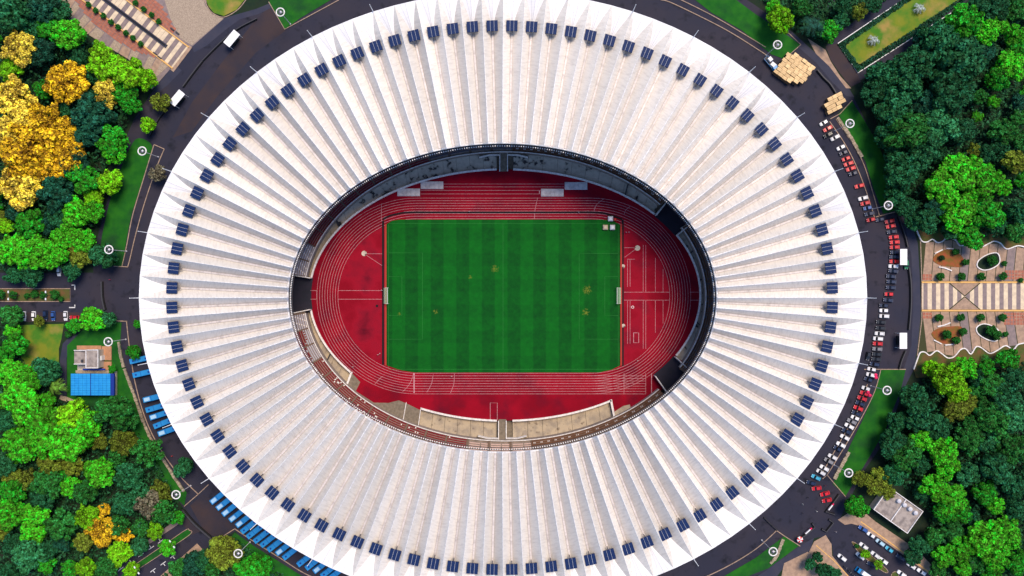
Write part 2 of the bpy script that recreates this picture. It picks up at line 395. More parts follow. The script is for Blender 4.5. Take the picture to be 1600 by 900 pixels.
sheet('garden_path', [(23,545),(30,541),(45,552),(53,565),(50,577),(40,576),(38,562),(30,552)], .034, 'gravel', .25)
sheet('service_path', [(95,618),(145,628),(142,634),(115,630),(92,624)], .036, 'gravel', .25)

# planted strips between the road and the outer footway: each lawn has its stone edging as a part
def lawn(name, pts, m='grass', z=.14, edge=None, ew=.35):
    o = sheet(name, pts, z, m, .3)
    if edge is not None:
        b_ = MB()
        for e in edge: b_.ribbon(W(e), ew, -.05, z + .14)
        b_.build('stone_edging', M['kerb'], o)
    return o
lawn('lawn_strip', [(420,3),(445,46),(470,28),(530,-8),(440,-20)], edge=[[(420,3),(445,46),(480,27),(530,0)]])
lawn('lawn_strip', spline([(212,218),(197,245),(183,280),(170,322),(158,380),(163,398),(178,415),(192,414),(196,385),(206,335),(222,285),(238,236),(230,220)], 4, True),
     edge=[spline([(241,226),(226,275),(208,335),(198,385),(191,416)]), spline([(257,233),(245,262),(226,318),(212,368),(204,402),(200,417)]), [(178,416),(200,417)], [(241,226),(257,233)]])
lawn('lawn_strip', [(172,503),(190,504),(188,535),(194,572),(212,622),(230,672),(252,712),(292,770),(288,790),(262,765),(230,720),(200,660),(180,600),(172,540)],
     edge=[spline([(198,502),(203,545),(212,600),(228,655),(250,700),(280,742),(310,772)]), [(175,501),(199,502)], [(288,791),(310,772),(326,757)]])
lawn('lawn_strip', [(367,832),(400,855),(437,878),(480,905),(400,905),(345,860)], edge=[[(340,843),(367,826)], spline([(367,826),(400,848),(437,871),(475,895),(520,915)])])
lawn('lawn_strip', [(1225,838),(1249,852),(1200,888),(1130,915),(1080,930),(1135,898),(1180,872)], edge=[[(1212,828),(1225,837),(1250,853)], spline([(1214,828),(1180,858),(1130,888),(1060,920)])])
lawn('lawn_strip', [(1377,578),(1415,577),(1407,610),(1394,642),(1383,672),(1352,724),(1321,775),(1301,756),(1330,692),(1346,660),(1366,615)],
     edge=[[(1350,577),(1376,577),(1415,577)], spline([(1376,577),(1366,612),(1346,652),(1318,700),(1292,742)]), spline([(1355,600),(1338,645),(1312,690),(1285,738)]), [(1285,748),(1292,742),(1321,776)]])
lawn('lawn_strip', [(1309,178),(1331,158),(1350,188),(1371,224),(1390,268),(1408,326),(1380,334),(1364,292),(1352,252),(1332,218)],
     edge=[[(1297,186),(1312,178),(1331,157)], spline([(1296,190),(1318,222),(1336,256),(1352,296),(1366,340)]), spline([(1306,186),(1330,222),(1348,254),(1362,296),(1374,338)]), [(1368,339),(1411,328)], [(1404,305),(1411,328)]])
lawn('lawn_strip', [(1080,-5),(1112,20),(1160,48),(1205,85),(1225,92),(1250,70),(1220,48),(1180,22),(1130,-15)],
     edge=[spline([(1032,0),(1050,5),(1112,35),(1150,56),(1197,86)]), spline([(1060,-2),(1112,24),(1160,52),(1196,74)]), [(1226,92),(1251,70),(1232,52)]])
lawn('lawn', [(30,508),(100,506),(96,530),(92,545),(92,590),(70,600),(45,590),(30,550)], 'drygrass', .08)
lawn('lawn', [(105,540),(130,515),(172,505),(174,545),(192,610),(205,650),(150,640),(105,620)], 'grass', .07)
nl = lawn('lawn', [(1318,72),(1341,104),(1500,0),(1520,-20),(1432,-10)], 'drygrass', .16)
lawn('lawn', [(320,-5),(326,10),(334,20),(350,25),(370,15),(384,-3)], 'drygrass', .12, edge=[spline([(319,-4),(324,10),(333,21),(350,27),(372,15),(388,-5)])])
lawn('road_median', [(-20,452),(109,452),(109,470),(-20,470)], 'soil', .15, edge=[[(-20,451),(110,451),(110,471),(-20,471)]])
lawn('road_median', spline([(297,831),(292,828),(255,853),(195,893),(200,899),(262,858),(296,837)], 4, True), 'grass', .15, edge=[spline([(195,893),(255,852),(290,828),(296,828),(298,834),(262,859),(200,900)])], ew=.25)
lawn('road_median', spline([(1331,848),(1336,848),(1352,860),(1385,889),(1380,893),(1345,866)], 4, True), 'soil', .15, edge=[spline([(1331,848),(1336,848),(1352,860),(1385,889),(1380,893),(1345,866)], 4, True)], ew=.25)
lawn('road_median', spline([(1394,895),(1400,893),(1404,900),(1398,906),(1392,902)], 4, True), 'soil', .15, edge=[spline([(1394,895),(1400,893),(1404,900),(1398,906),(1392,902)], 4, True)], ew=.25)
sheet('footpath', [(1272,846),(1290,836),(1299,850),(1300,868),(1335,912),(1300,912),(1262,866)], .12, 'pave')
sheet('footpath', [(1309,812),(1328,800),(1350,800),(1368,815),(1432,858),(1476,905),(1462,905),(1395,855),(1345,822),(1330,818),(1320,820)], .12, 'pave')
sheet('footpath', [(1225,880),(1262,862),(1300,905),(1220,905)], .11, 'pave')
sheet('footpath', [(282,815),(296,808),(318,828),(300,836)], .10, 'asphalt3')
sheet('footpath', [(245,905),(308,849),(320,862),(305,872),(262,908)], .12, 'pave')
sheet('footpath', [(200,868),(275,812),(282,817),(226,855)], .11, 'paveg')
sheet('parking_bay', [(30,488),(130,488),(130,503),(30,503)], .034, 'asphalt3', .05)
b_ = MB(); b_.ribbon(W([(1345,815),(1395,851),(1462,902)]), .5, .121, .16); tag(b_.build('kerb_line', M['yellowkerb']), kind='structure')
b_ = MB(); b_.ribbon(W([(1275,852),(1302,875),(1330,905)]), .4, .121, .16); tag(b_.build('kerb_line', M['yellowkerb']), kind='structure')
sheet('woodland_path', [(1325,-5),(1345,12),(1312,32),(1290,12),(1300,-5)], .03, 'asphalt2')
sheet('footway', [(1250,853),(1272,840),(1264,866),(1222,890),(1205,912),(1150,920),(1195,893)], .034, 'asphalt2', .05)
sheet('forecourt', [(1262,60),(1290,78),(1298,96),(1312,118),(1330,138),(1322,138),(1296,104),(1275,84)], .036, 'pave', .05)
sheet('forecourt', [(1290,72),(1308,68),(1338,112),(1345,128),(1330,136),(1312,114),(1298,94)], .034, 'asphalt3', .05)

# white road marks: each mark is its own painted piece on the road
def mark(pts, wd=.32, z=.045):
    b_ = MB(); b_.ribbon(W(pts), wd, z, z)
    return struct(b_.build('road_marking', M['road_white']))
mark([(112,445.5),(117,445.5),(117,453)], .5); mark([(108,480.5),(117,480.5),(117,476)], .5)
d = (.82, -.57)
for x, y in ((251,846), (236.5,856), (220.5,867), (205.5,879), (189,889)):
    mark([(x-4, y+3), (x+4, y-3)]); mark([(x, y), (x-3, y-4)])
for x, y in ((270,869), (255,880), (239,891)):
    mark([(x-4, y+3), (x+4, y-3)]); mark([(x, y), (x+3, y+4)])

# ------------------------------------------------------------------ sports field
FX, FY = XY(786.5, 462.5)
tr = [e1(2*math.pi*i/128, 0, 2)[:2] for i in range(128)]
mb = MB(); mb.prism(tr, -2.2, 0.0); track = struct(mb.build('running_track', M['track']))
b_ = MB(); b_.prism(W([(955,640)] + [(789+318*math.cos(R(-t)), 463-229*math.sin(R(-t))) for t in range(57, 26, -3)] + [(1040,550),(960,600)]), -.6, .006)
b_.build('track_apron', M['track'], track)
def hoop(g, n=48):     # closed lane line at g px outside the kerb
    r = 122.5 + g; L_ = []
    for i in range(n+1): a = math.pi/2 + math.pi*i/n; L_.append((650.5 + r*math.cos(a), 462.5 - r*.985*math.sin(a)))
    for i in range(n+1): a = -math.pi/2 + math.pi*i/n; L_.append((924 + r*math.cos(a), 462.5 - r*.985*math.sin(a)))
    return W(L_)
mb = MB(); mb.prism(hoop(-1.2), -.3, .004); mb.build('infield', M['infield'], track)
for i in range(9):
    b_ = MB(); b_.ribbon(hoop(4.1*i), .14, .012, .012, closed=True); b_.build('lane_line', M['whiteline'], track)
def tl(pts, wd=.15, z=.018, name='track_line'):
    b_ = MB(); b_.ribbon(W(pts), wd, z, z); b_.build(name, M['whiteline'], track)
for i in range(1, 9): y = 583.16 + 4.04*i; tl([(924, y), (1009, y)], .14, .015)
tl([(1018,583),(1018,615.5)], .3); tl([(1009,583),(1009,616)]); tl([(647,583),(647,614)], .5); tl([(975,583),(975,616)])
tl(spline([(629,612),(637,604),(643,594),(646,584)])); tl(spline([(667,613),(674,600),(677,585)])); tl(spline([(704,614),(709,600),(710,584)])); tl(spline([(586,600),(593,592),(598,588)]))
tl(spline([(835,342),(836,328),(840,309)])); tl(spline([(928,330),(932,320),(943,311)])); tl(spline([(975,335),(978,328),(985,322)]))
tl([(596,345),(596,318)])
for y in (287.5, 292): tl([(692, y), (882, y)], .15)
for y in (297.5, 303): tl([(657, y), (845, y)], .15)
tl([(843,298),(843,303)], .5)
for y in (454, 467.5): tl([(528, y), (597, y)], .16); tl([(485, y), (495, y)], .14)
tl([(495,454),(495,467.5)], .14)
for pts in ([(980.5,405),(980.5,448)], [(984.5,405),(984.5,448)], [(980.5,470),(980.5,537)], [(984.5,470),(984.5,537)], [(1005,383),(1005,456)], [(1009,383),(1009,456)],
            [(1005,469),(1005,545)], [(1009,469),(1009,545)], [(1024,403),(1024,456)], [(1024,469),(1024,520)], [(1036,420),(1036,456)], [(1036,469),(1036,505)],
            [(975,456.5),(1046,456.5)], [(975,469),(1046,469)], [(980,405),(992,405)], [(975,387),(993,387)], [(976,402),(995,388)], [(1078,456.5),(1092,456.5)], [(1078,469),(1092,469)],
            [(569,396.5),(600,396.5)], [(569,396.5),(597,415)]):
    tl(pts, .15)
tl([(990,520),(998,520),(998,535.5),(990,535.5),(990,520)], .25); tl([(766,656),(766,629.5),(777,629.5),(777,656)], .2)
for x, y, r in ((569,396,4.2), (996,387.5,4.2), (973.5,416,3), (974,509,3)):
    b_ = MB(); b_.cyl(*XY(x, y), -.05, .035, r*S, r*S, 20); b_.build('throwing_circle', M['conc'], track)
b_ = MB(); b_.cyl(*XY(589,478), -.05, .035, .6, .6, 14); b_.build('drain_cover', M['drain'], track)
b_ = MB(); b_.torus(*XY(988.5,480), .05, .55, .12, 16, 5); b_.build('shot_ring', M['trim'], track)
# the black slot drain round three sides of the turf
b_ = MB(); b_.ribbon(W([(598.5,570),(598.5,345)]), .95, .004, .02); b_.ribbon(W(spline([(598,343.5),(606,338.5),(620,334.5),(640,332),(700,332),(860,332),(930,332),(950,335),(972,342.5)])), .85, .004, .02)
b_.ribbon(W([(973,343),(973,572)]), .95, .004, .02); b_.build('slot_drain', M['drain'], track)
# pitch with its rounded lower corners
pp = [(604,350),(612,345),(624,343),(940,343),(958,345),(969,351),(969,571),(955,578),(936,582),(648,582),(628,579),(604,571)]
mb = MB(); mb.prism(W(pp), -.2, .03); pitch = struct(mb.build('football_pitch', M['pitch']))
b_ = MB(); b_.ribbon(W([(602.5,571),(602.5,350)]), .8, -.1, .05); b_.ribbon(W([(970.8,571),(970.8,350)]), .7, -.1, .05); b_.build('pitch_edging', M['edge'], pitch)
gl = mat('faded_turf_line', (.02, .16, .03), .9, (.03, .20, .04), .5); M['turfline'] = gl
b_ = MB()
for q in ([(607,350),(607,575)], [(966,350),(966,575)], [(607,349),(966,349)], [(607,577),(966,577)], [(786,349),(786,577)], [(607,395),(660,395),(660,530),(607,530)], [(966,396),(905,396),(905,530),(966,530)],
          [(966,432),(945,432),(945,493),(966,493)], [(607,432),(628,432),(628,493),(607,493)]): b_.ribbon(W(q), .12, .036, .036)
b_.build('pitch_line', gl, pitch)
# goals
for x, sgn, lab in ((607, -1, 'white football goal at the left end of the pitch'), (963, 1, 'white football goal at the right end of the pitch')):
    px_, py_ = XY(x, 462); g = empty('football_goal', (px_, py_, .03)); tag(g, lab, 'goal', 'football goals')
    gx = sgn*2.1
    for yy in (-3.66, 3.66):
        b_ = MB(); b_.cyl(0, yy, 0, 2.44, .09, .09, 8); b_.build('post', M['white'], g)
        b_ = MB(); b_.tube([(0, yy, 2.4), (gx*.45, yy, 2.38), (gx, yy, .05)], [.06]*3, 6); b_.build('stay', M['white'], g)
    b_ = MB(); b_.tube([(0, -3.7, 2.44), (0, 3.7, 2.44)], [.09, .09], 8); b_.build('crossbar', M['white'], g)
    b_ = MB()
    for q in range(22):
        yy = -3.6 + 7.2*q/21; b_.tube([(0, yy, 2.42), (gx*.45, yy, 2.36), (gx, yy, .08)], [.035]*3, 4)
    for q in range(9):
        f = q/8; b_.tube([(gx*.45 + gx*.55*f, -3.6, 2.36 - 2.28*f), (gx*.45 + gx*.55*f, 3.6, 2.36 - 2.28*f)], [.035]*2, 4)
    for q in range(4):
        b_.tube([(gx*.45*q/4, -3.6, 2.42 - .06*q/4), (gx*.45*q/4, 3.6, 2.42 - .06*q/4)], [.035]*2, 4)
    b_.build('net', M['net'], g)
# grey covers over the jump pits
for i, (x, y, lab) in enumerate(((675, 289.5, 'grey pit cover nearest the upper left stand, further from the turf'), (638.5, 300.5, 'grey pit cover at the left end of the lower pair of jump runways'),
                                 (900, 290.5, 'grey pit cover nearest the upper right stand, further from the turf'), (863, 301, 'grey pit cover at the right end beside the short white take-off bar'))):
    cx_, cy_ = XY(x, y); r_ = empty('pit_cover', (cx_, cy_, 0)); tag(r_, lab, 'pit cover', 'covers over the jump pits')
    b_ = MB(); b_.box(0, 0, 0, .12, 10.4, 3.5); b_.build('frame', M['galv'], r_)
    for q in range(5):
        b_ = MB(); b_.box(-4 + 2*q, 0, .12, .42 + .01*(q % 2), 1.96, 3.2, 0, 0, .98, .96); b_.build('cover_panel', M['pit'], r_)
# small stands of equipment in the upper right corner of the turf
for x, y, m_, lab in ((953.5,342,'white','white equipment tent on the track edge by the pitch corner'), (960.5,343.5,'red','small red and white equipment box beside a white tent'),
                      (945.5,355.5,'cream','cream equipment tent on the turf near the corner'), (956.5,355.5,'white','white equipment tent on the turf at the pitch corner')):
    cx_, cy_ = XY(x, y); r_ = empty('equipment_tent', (cx_, cy_, .03)); tag(r_, lab, 'tent', 'equipment tents by the pitch corner')
    s_ = 1.25 if m_ == 'red' else 2.3
    b_ = MB(); b_.box(0, 0, 1.1, 1.75, s_, s_, 0, 0, .55, .55); b_.build('tent_roof', M[m_], r_)
    b_ = MB(); b_.box(0, 0, .9, 1.1, s_, s_, 0, 0); b_.build('valance', M['white'], r_)
    for ux in (-.45, .45):
        for uy in (-.45, .45):
            b_ = MB(); b_.cyl(ux*s_, uy*s_, 0, .92, .04, .04, 6); b_.build('leg', M['galv'], r_)

# ------------------------------------------------------------------ the stadium
SX, SY = XY(787, 463)
st = empty('stadium', (0, 0, 0)); tag(st, 'oval stadium with a white ribbed ring roof and red running track inside', 'stadium')
mb = MB(); mb.prism([(SX + 129*math.cos(2*math.pi*i/96), SY + 109*math.sin(2*math.pi*i/96)) for i in range(96)], -3.2, -2.4)
mb.build('foundation', M['concg'], st)
# moat: segments by angle
TUN = [(172.2, 186.6), (28.5, 39.5), (-40, -29.5)]
def inr(t, rs): return any(a < t < b or a < t-360 < b or a < t+360 < b for a, b in rs)
def ring(name, f0, f1, t0, t1, m, n=None, parent=st, thick=None, z0=None):
    """strip between two 3d curves, t in degrees; optional solid down to z0"""
    n = n or max(2, int((t1-t0)/2)); b_ = MB()
    for i in range(n):
        a, b = R(t0 + (t1-t0)*i/n), R(t0 + (t1-t0)*(i+1)/n)
        p = [f0(a), f0(b), f1(b), f1(a)]
        if z0 is None: b_.quad(p[0], p[3], p[2], p[1])
        else:
            lo = [(q[0], q[1], z0) for q in p]; b_.hexa([lo[0], lo[3], lo[2], lo[1], p[0], p[3], p[2], p[1]])
    return b_.build(name, M[m], parent)
def mid(k, z):   # curve a share k of the way from the inner wall to the balustrade
    return lambda t: tuple((1-k)*a + k*b for a, b in zip(e1(t, 0, 3)[:2], e2(t, 0)[:2])) + (z,)
t = -29.5
slabs = []
for t0, t1, m_ in ((-28.8, 28.2, 'conc'), (40, 87.6, 'conc'), (92.4, 120, 'conc'), (120, 148, 'conc'), (148, 172, 'conc2'), (187, 218, 'conc2'), (244.5, 267.6, 'conc2'), (272.2, 303, 'conc2')):
    k_ = max(1, round((t1-t0)/4.2)); dt = (t1-t0)/k_
    for i in range(k_):
        g = .045
        ring('concrete_slab', mid(.03, -1.5 + random.uniform(-.03, .03)), mid(.97, -1.5 + random.uniform(-.03, .03)), t0+dt*i+g, t0+dt*(i+1)-g, m_, 3, z0=-2.0)
    ring('field_wall', lambda a: e1(a, .55, 1.2), lambda a: e1(a, .55, 4.0), t0, t1, 'trim', z0=-2.4)
# covered stretches of the moat at field level
ring('moat_deck', lambda a: e1(a, -.02, 1.0), lambda a: (*e2(a)[:2], -.02), 218, 244.5, 'concg', z0=-2.0)
ring('moat_deck', lambda a: e1(a, -.02, 1.0), lambda a: (*e2(a)[:2], -.02), 303, 307, 'concg', z0=-2.0)
b_ = MB(); b_.prism(W([(540,572),(563,597),(556,611),(584,629),(607,629.5),(625,625),(655,640),(700,650),(720,640),(600,560)]), -.25, .007); b_.build('track_apron', M['track'], st)
b_ = MB(); b_.prism(W([(957,645),(974,634),(984,632),(986,641),(958,656)]), -.3, .4); b_.build('deck_slab', M['conc2'], st)
for ta in (218, 244.4, 303, 239.5):
    a, b = e1(R(ta), .5, 1), e2(R(ta), .5)
    b_ = MB(); b_.ribbon([a[:2], b[:2]], .9 if ta in (218, 303) else .3, -.3, .55); b_.build('moat_cross_wall', M['trim'], st)
for ta in (207, 52, 147.5, -12, 19):
    a, b = e1(R(ta), .5, 3), e2(R(ta), .5)
    b_ = MB(); b_.ribbon([a[:2], b[:2]], .28, -1.9, .1); b_.build('moat_cross_wall', M['steel'], st)
# bridges over the moat at the ends of the short axis, with stepped side platforms
for sgn, x0, x1, ya, yb in ((1, 781, 793, 237, 268), (-1, 779, 791, 655, 691)):
    sheet('moat_bridge', [(x0, ya), (x1, ya), (x1, yb), (x0, yb)], .35, 'concg', .5, parent=st)
    for x in (x0, x1):
        b_ = MB(); b_.ribbon(W([(x, ya+2), (x, yb)]), .4, -.2, 1.1); b_.build('bridge_parapet', M['trim'], st)
    yo = 240 if sgn > 0 else 687; s2 = 1 if sgn > 0 else -1
    for s3 in (-1, 1):
        xm = (x0+x1)/2
        sheet('stair_landing', [(xm+6*s3, yo-2*s2), (xm+24*s3, yo-1*s2), (xm+38*s3, yo+3.5*s2), (xm+38*s3, yo+6*s2), (xm+22*s3, yo+2*s2), (xm+6*s3, yo+2*s2)], 1.2, 'concg', 2.5, parent=st)
        b_ = MB(); b_.ribbon(W([(xm+6*s3, yo+2.6*s2), (xm+22*s3, yo+2.6*s2), (xm+38*s3, yo+6.6*s2)]), .25, -1, 1.9); b_.build('landing_parapet', M['trim'], st)
# tunnels
for a0, a1 in TUN:
    ring('tunnel_floor', lambda a: e1(a, .012, -.5), lambda a: oval(787, 463, 345, 262, a, .012), a0, a1, 'tunnel', z0=-1)
    for ta in (a0, a1):
        a = e1(R(ta), 0, 1); b = oval(787, 463, 352, 268, R(ta), 0)
        b_ = MB(); b_.ribbon([a[:2], b[:2]], .4, -.5, 3.4); b_.build('tunnel_wall', M['trim'], st)
# seating: stepped terrace and rows of seats in blocks
ROWS, DEP, RISE, Z0 = 13, .86, .44, 2.2
def rowpt(t, r, z):
    x, y, _ = e2(t, 2.0); a_, b__ = E2[2]*S*.99, E2[3]*S*.99
    nx, ny = math.cos(t)/a_, math.sin(t)/b__; l = math.hypot(nx, ny)
    return (x + nx/l*r*DEP, y + ny/l*r*DEP, z)
segs = []
edges = [-29.5] + [(-29.5 + 58*i/10) for i in range(1, 10)] + [28.5]
def split(a, b, k): return [(a + (b-a)*i/k, a + (b-a)*(i+1)/k) for i in range(k)]
blocks = split(-29.5, 28.5, 10) + split(39.5, 172.2, 22) + split(186.6, 320, 22)
def seatstyle(tm):
    if tm < 40: return 'brown2'
    if tm < 85: return 'desk'
    if tm < 112: return 'blue'
    if tm < 158: return 'red'
    if tm < 173: return 'grey'
    if tm < 194: return 'grey'
    if tm < 202: return 'greyred'
    if tm < 258: return 'redwhite'
    if tm < 280: return 'pale'
    return 'desk'
rng = random.Random(3)
for t0, t1 in blocks:
    tm = (t0+t1)/2; sty = seatstyle(tm); kk = 4
    blk = MB()
    for r in range(ROWS):
        z = Z0 + RISE*r
        for i in range(kk):
            a, b = R(t0+(t1-t0)*i/kk), R(t0+(t1-t0)*(i+1)/kk)
            p = [rowpt(a, r, z), rowpt(a, r+1, z), rowpt(b, r+1, z), rowpt(b, r, z)]
            lo = [(q[0], q[1], -2.2 if r == 0 else z-RISE-.1) for q in p]
            blk.hexa(lo + p)
    blk_o = blk.build('seating_block', M['terr'], st)
    sm = MB()
    arc = math.dist(rowpt(R(t0), 3, 0), rowpt(R(t1), 3, 0)); ns = max(4, int(arc/.62)); ag = .045
    for r in range(ROWS - 3):
        z = Z0 + RISE*r
        if sty in ('desk',):
            if r in (0, 1, 2):
                for i in range(kk):     # long brown desks
                    a, b = R(t0+(t1-t0)*(i/kk)), R(t0+(t1-t0)*((i+1)/kk))
                    q0, q1, q2, q3 = rowpt(a, r+.05, z+.5), rowpt(a, r+.95, z+.5), rowpt(b, r+.95, z+.5), rowpt(b, r+.05, z+.5)
                    sm.hexa([(q[0], q[1], z+.4) for q in (q0, q1, q2, q3)] + [q0, q1, q2, q3], 3)
                if r == 1:
                    for i in range(int(arc/3.2)):
                        for dd in (0, .18):
                            f = (i+.3+dd)/max(1, int(arc/3.2)); x, y, _ = rowpt(R(t0+(t1-t0)*f), r+.5, 0); sm.box(x, y, z+.5, z+.62, .4, .4, 0, 2)
                continue
        for i in range(ns):
            f = ag + (1-2*ag)*(i+.5)/ns; tt = R(t0+(t1-t0)*f)
            if sty == 'blue' and r < 1: continue
            x, y, _ = rowpt(tt, r+.62, 0); ang = math.atan2(*(rowpt(tt, 1, 0)[j]-rowpt(tt, 0, 0)[j] for j in (1, 0)))
            u = rng.random()
            mi = {'red': 0, 'grey': 1 if (i + r) % 5 else 2, 'greyred': (0 if r > 3 + 2*(tm-194)/8 - 2*rng.random() else 1), 'redwhite': 2 if (u < .05 or (r >= 5 and u < .45)) else 0, 'pale': 5, 'brown2': 3 if u < .8 else 4,
                  'blue': 4, 'desk': 2 if (r > 5 and u < .5) else (3 if r < 5 else 4)}[sty]
            if sty == 'pale' and (r == 0 or i % 9 == 0): continue
            sm.box(x, y, z+.36, z+.44, .42, .52, ang, mi); xb, yb, _ = rowpt(tt, r+.9, 0); sm.box(xb, yb, z+.40, z+.8, .08, .5, ang, mi)
    so_ = sm.build('seats', [M['seat_red'], M['seat_grey'], M['seat_white'], M['seat_brown'], M['seat_blue'], M['seat_pink']], blk_o); so_['kind'] = 'stuff'
    # aisle of steps at the block's edge
    ai = MB()
    for r in range(ROWS):
        z = Z0 + RISE*r; x, y, _ = rowpt(R(t0), r+.5, 0); q = rowpt(R(t0), r+1, 0); p = rowpt(R(t0), r, 0)
        ai.box(x, y, z-.02, z+.22, DEP*.98, 1.3, math.atan2(q[1]-p[1], q[0]-p[0]))
    ai.build('aisle_steps', M['aisle'], blk_o)
    ring('balustrade', lambda a: rowpt(a, -.45, 3.1), lambda a: rowpt(a, -.05, 3.1), t0+.02, t1-.02, 'trim', 4, z0=2.55)
    ring('retaining_wall', lambda a: rowpt(a, -.40, 2.54), lambda a: rowpt(a, -.08, 2.54), t0+.02, t1-.02, 'terr', 4, z0=-2.3)
# rear wall and facade under the roof
for z0, z1, ra, rb, m_, nm in ((-2.2, 20.5, 146, 123, 'facade', 'facade'),):
    b_ = MB(); n = 144
    for i in range(n):
        a, b = 2*math.pi*i/n, 2*math.pi*(i+1)/n
        f = lambda q, s_=1.0: (SX + ra*s_*math.cos(q), SY + rb*s_*math.sin(q))
        b_.quad((*f(a), z0), (*f(b), z0), (*f(b), z1), (*f(a), z1))
        b_.quad((*f(b, .97), z0), (*f(a, .97), z0), (*f(a, .97), z1), (*f(b, .97), z1)); b_.quad((*f(a), z1), (*f(b), z1), (*f(b, .97), z1), (*f(a, .97), z1))
    b_.build(nm, M[m_], st)
b_ = MB(); n = 96       # upper tier under the roof, rising to the facade
for i in range(n):
    a, b = 2*math.pi*i/n, 2*math.pi*(i+1)/n
    f = lambda q, k: (SX + (108+36*k)*math.cos(q), SY + (85+36*k)*math.sin(q), 9.0+10.5*k)
    for j in range(12):
        p, q, r_, s_ = f(a, j/12), f(a, (j+1)/12), f(b, (j+1)/12), f(b, j/12)
        b_.quad(p, (*q[:2], p[2]), (*r_[:2], p[2]), s_); b_.quad((*q[:2], p[2]), q, r_, (*r_[:2], p[2]))
b_.build('upper_tier', M['terr'], st)

# ---- roof: 96 folded bays
def arcpts(cx, cy, a, b, n):           # n equal-arc points clockwise from the top, photo pixels
    q = 4000; acc = [0.0]; pr = (0, b)
    for i in range(1, q+1):
        t = math.pi/2 - 2*math.pi*i/q; p = (a*math.cos(t), b*math.sin(t)); acc.append(acc[-1] + math.dist(p, pr)); pr = p
    res = []; j = 0
    for i in range(n):
        s_ = acc[-1]*i/n
        while acc[j+1] < s_: j += 1
        f = (s_-acc[j])/(acc[j+1]-acc[j]); t = math.pi/2 - 2*math.pi*(j+f)/q; res.append((cx + a*math.cos(t), cy - b*math.sin(t)))
    return res
NB, ZO, ZI = 96, 26.0, 36.0
tips = arcpts(786, 465.5, 569, 479, NB*2)
pans = arcpts(784.5, 465, 516.5, 425, NB*2)
def inner(i): t = math.pi/2 - 2*math.pi*i/(NB*2); return (785 + 337*math.cos(t), 465 - 243*math.sin(t))
def lerp(a, b, k): return tuple(x + (y-x)*k for x, y in zip(a, b))
ZV, ZVI = 23.2, 32.6
VS = [i/6 for i in range(7)]; SS = [.12, .26, .42, .6, .8, 1.0]
mod = MB(); mod.box(0, 0, 0, .10, 1.52, 4.5)
mod_me = mod.mesh('panel_module', M['solar'])
fr = MB(); fr.box(0, 0, -.22, -.02, 4.75, 4.55); fr.box(0, -2.75, -.9, -.1, .35, 1.3)
for ux in (-1.9, 1.9):
    for uy in (-1.8, 1.8): fr.box(ux, uy, -4.0, -.2, .15, .15)
fr_b = MB(); fr_b.box(-.80, 0, .02, .07, .07, 4.5); fr_b.box(.80, 0, .02, .07, .07, 4.5)
fr_me = fr.mesh('solar_panel', M['steel']); gap_me = fr_b.mesh('panel_rail', M['white'])
mast = MB(); mast.cyl(0, 0, -.5, 7.2, .17, .10, 8); mast.cyl(0, 0, 7.2, 7.5, .18, .05, 8); mast_me = mast.mesh('mast', M['white'])
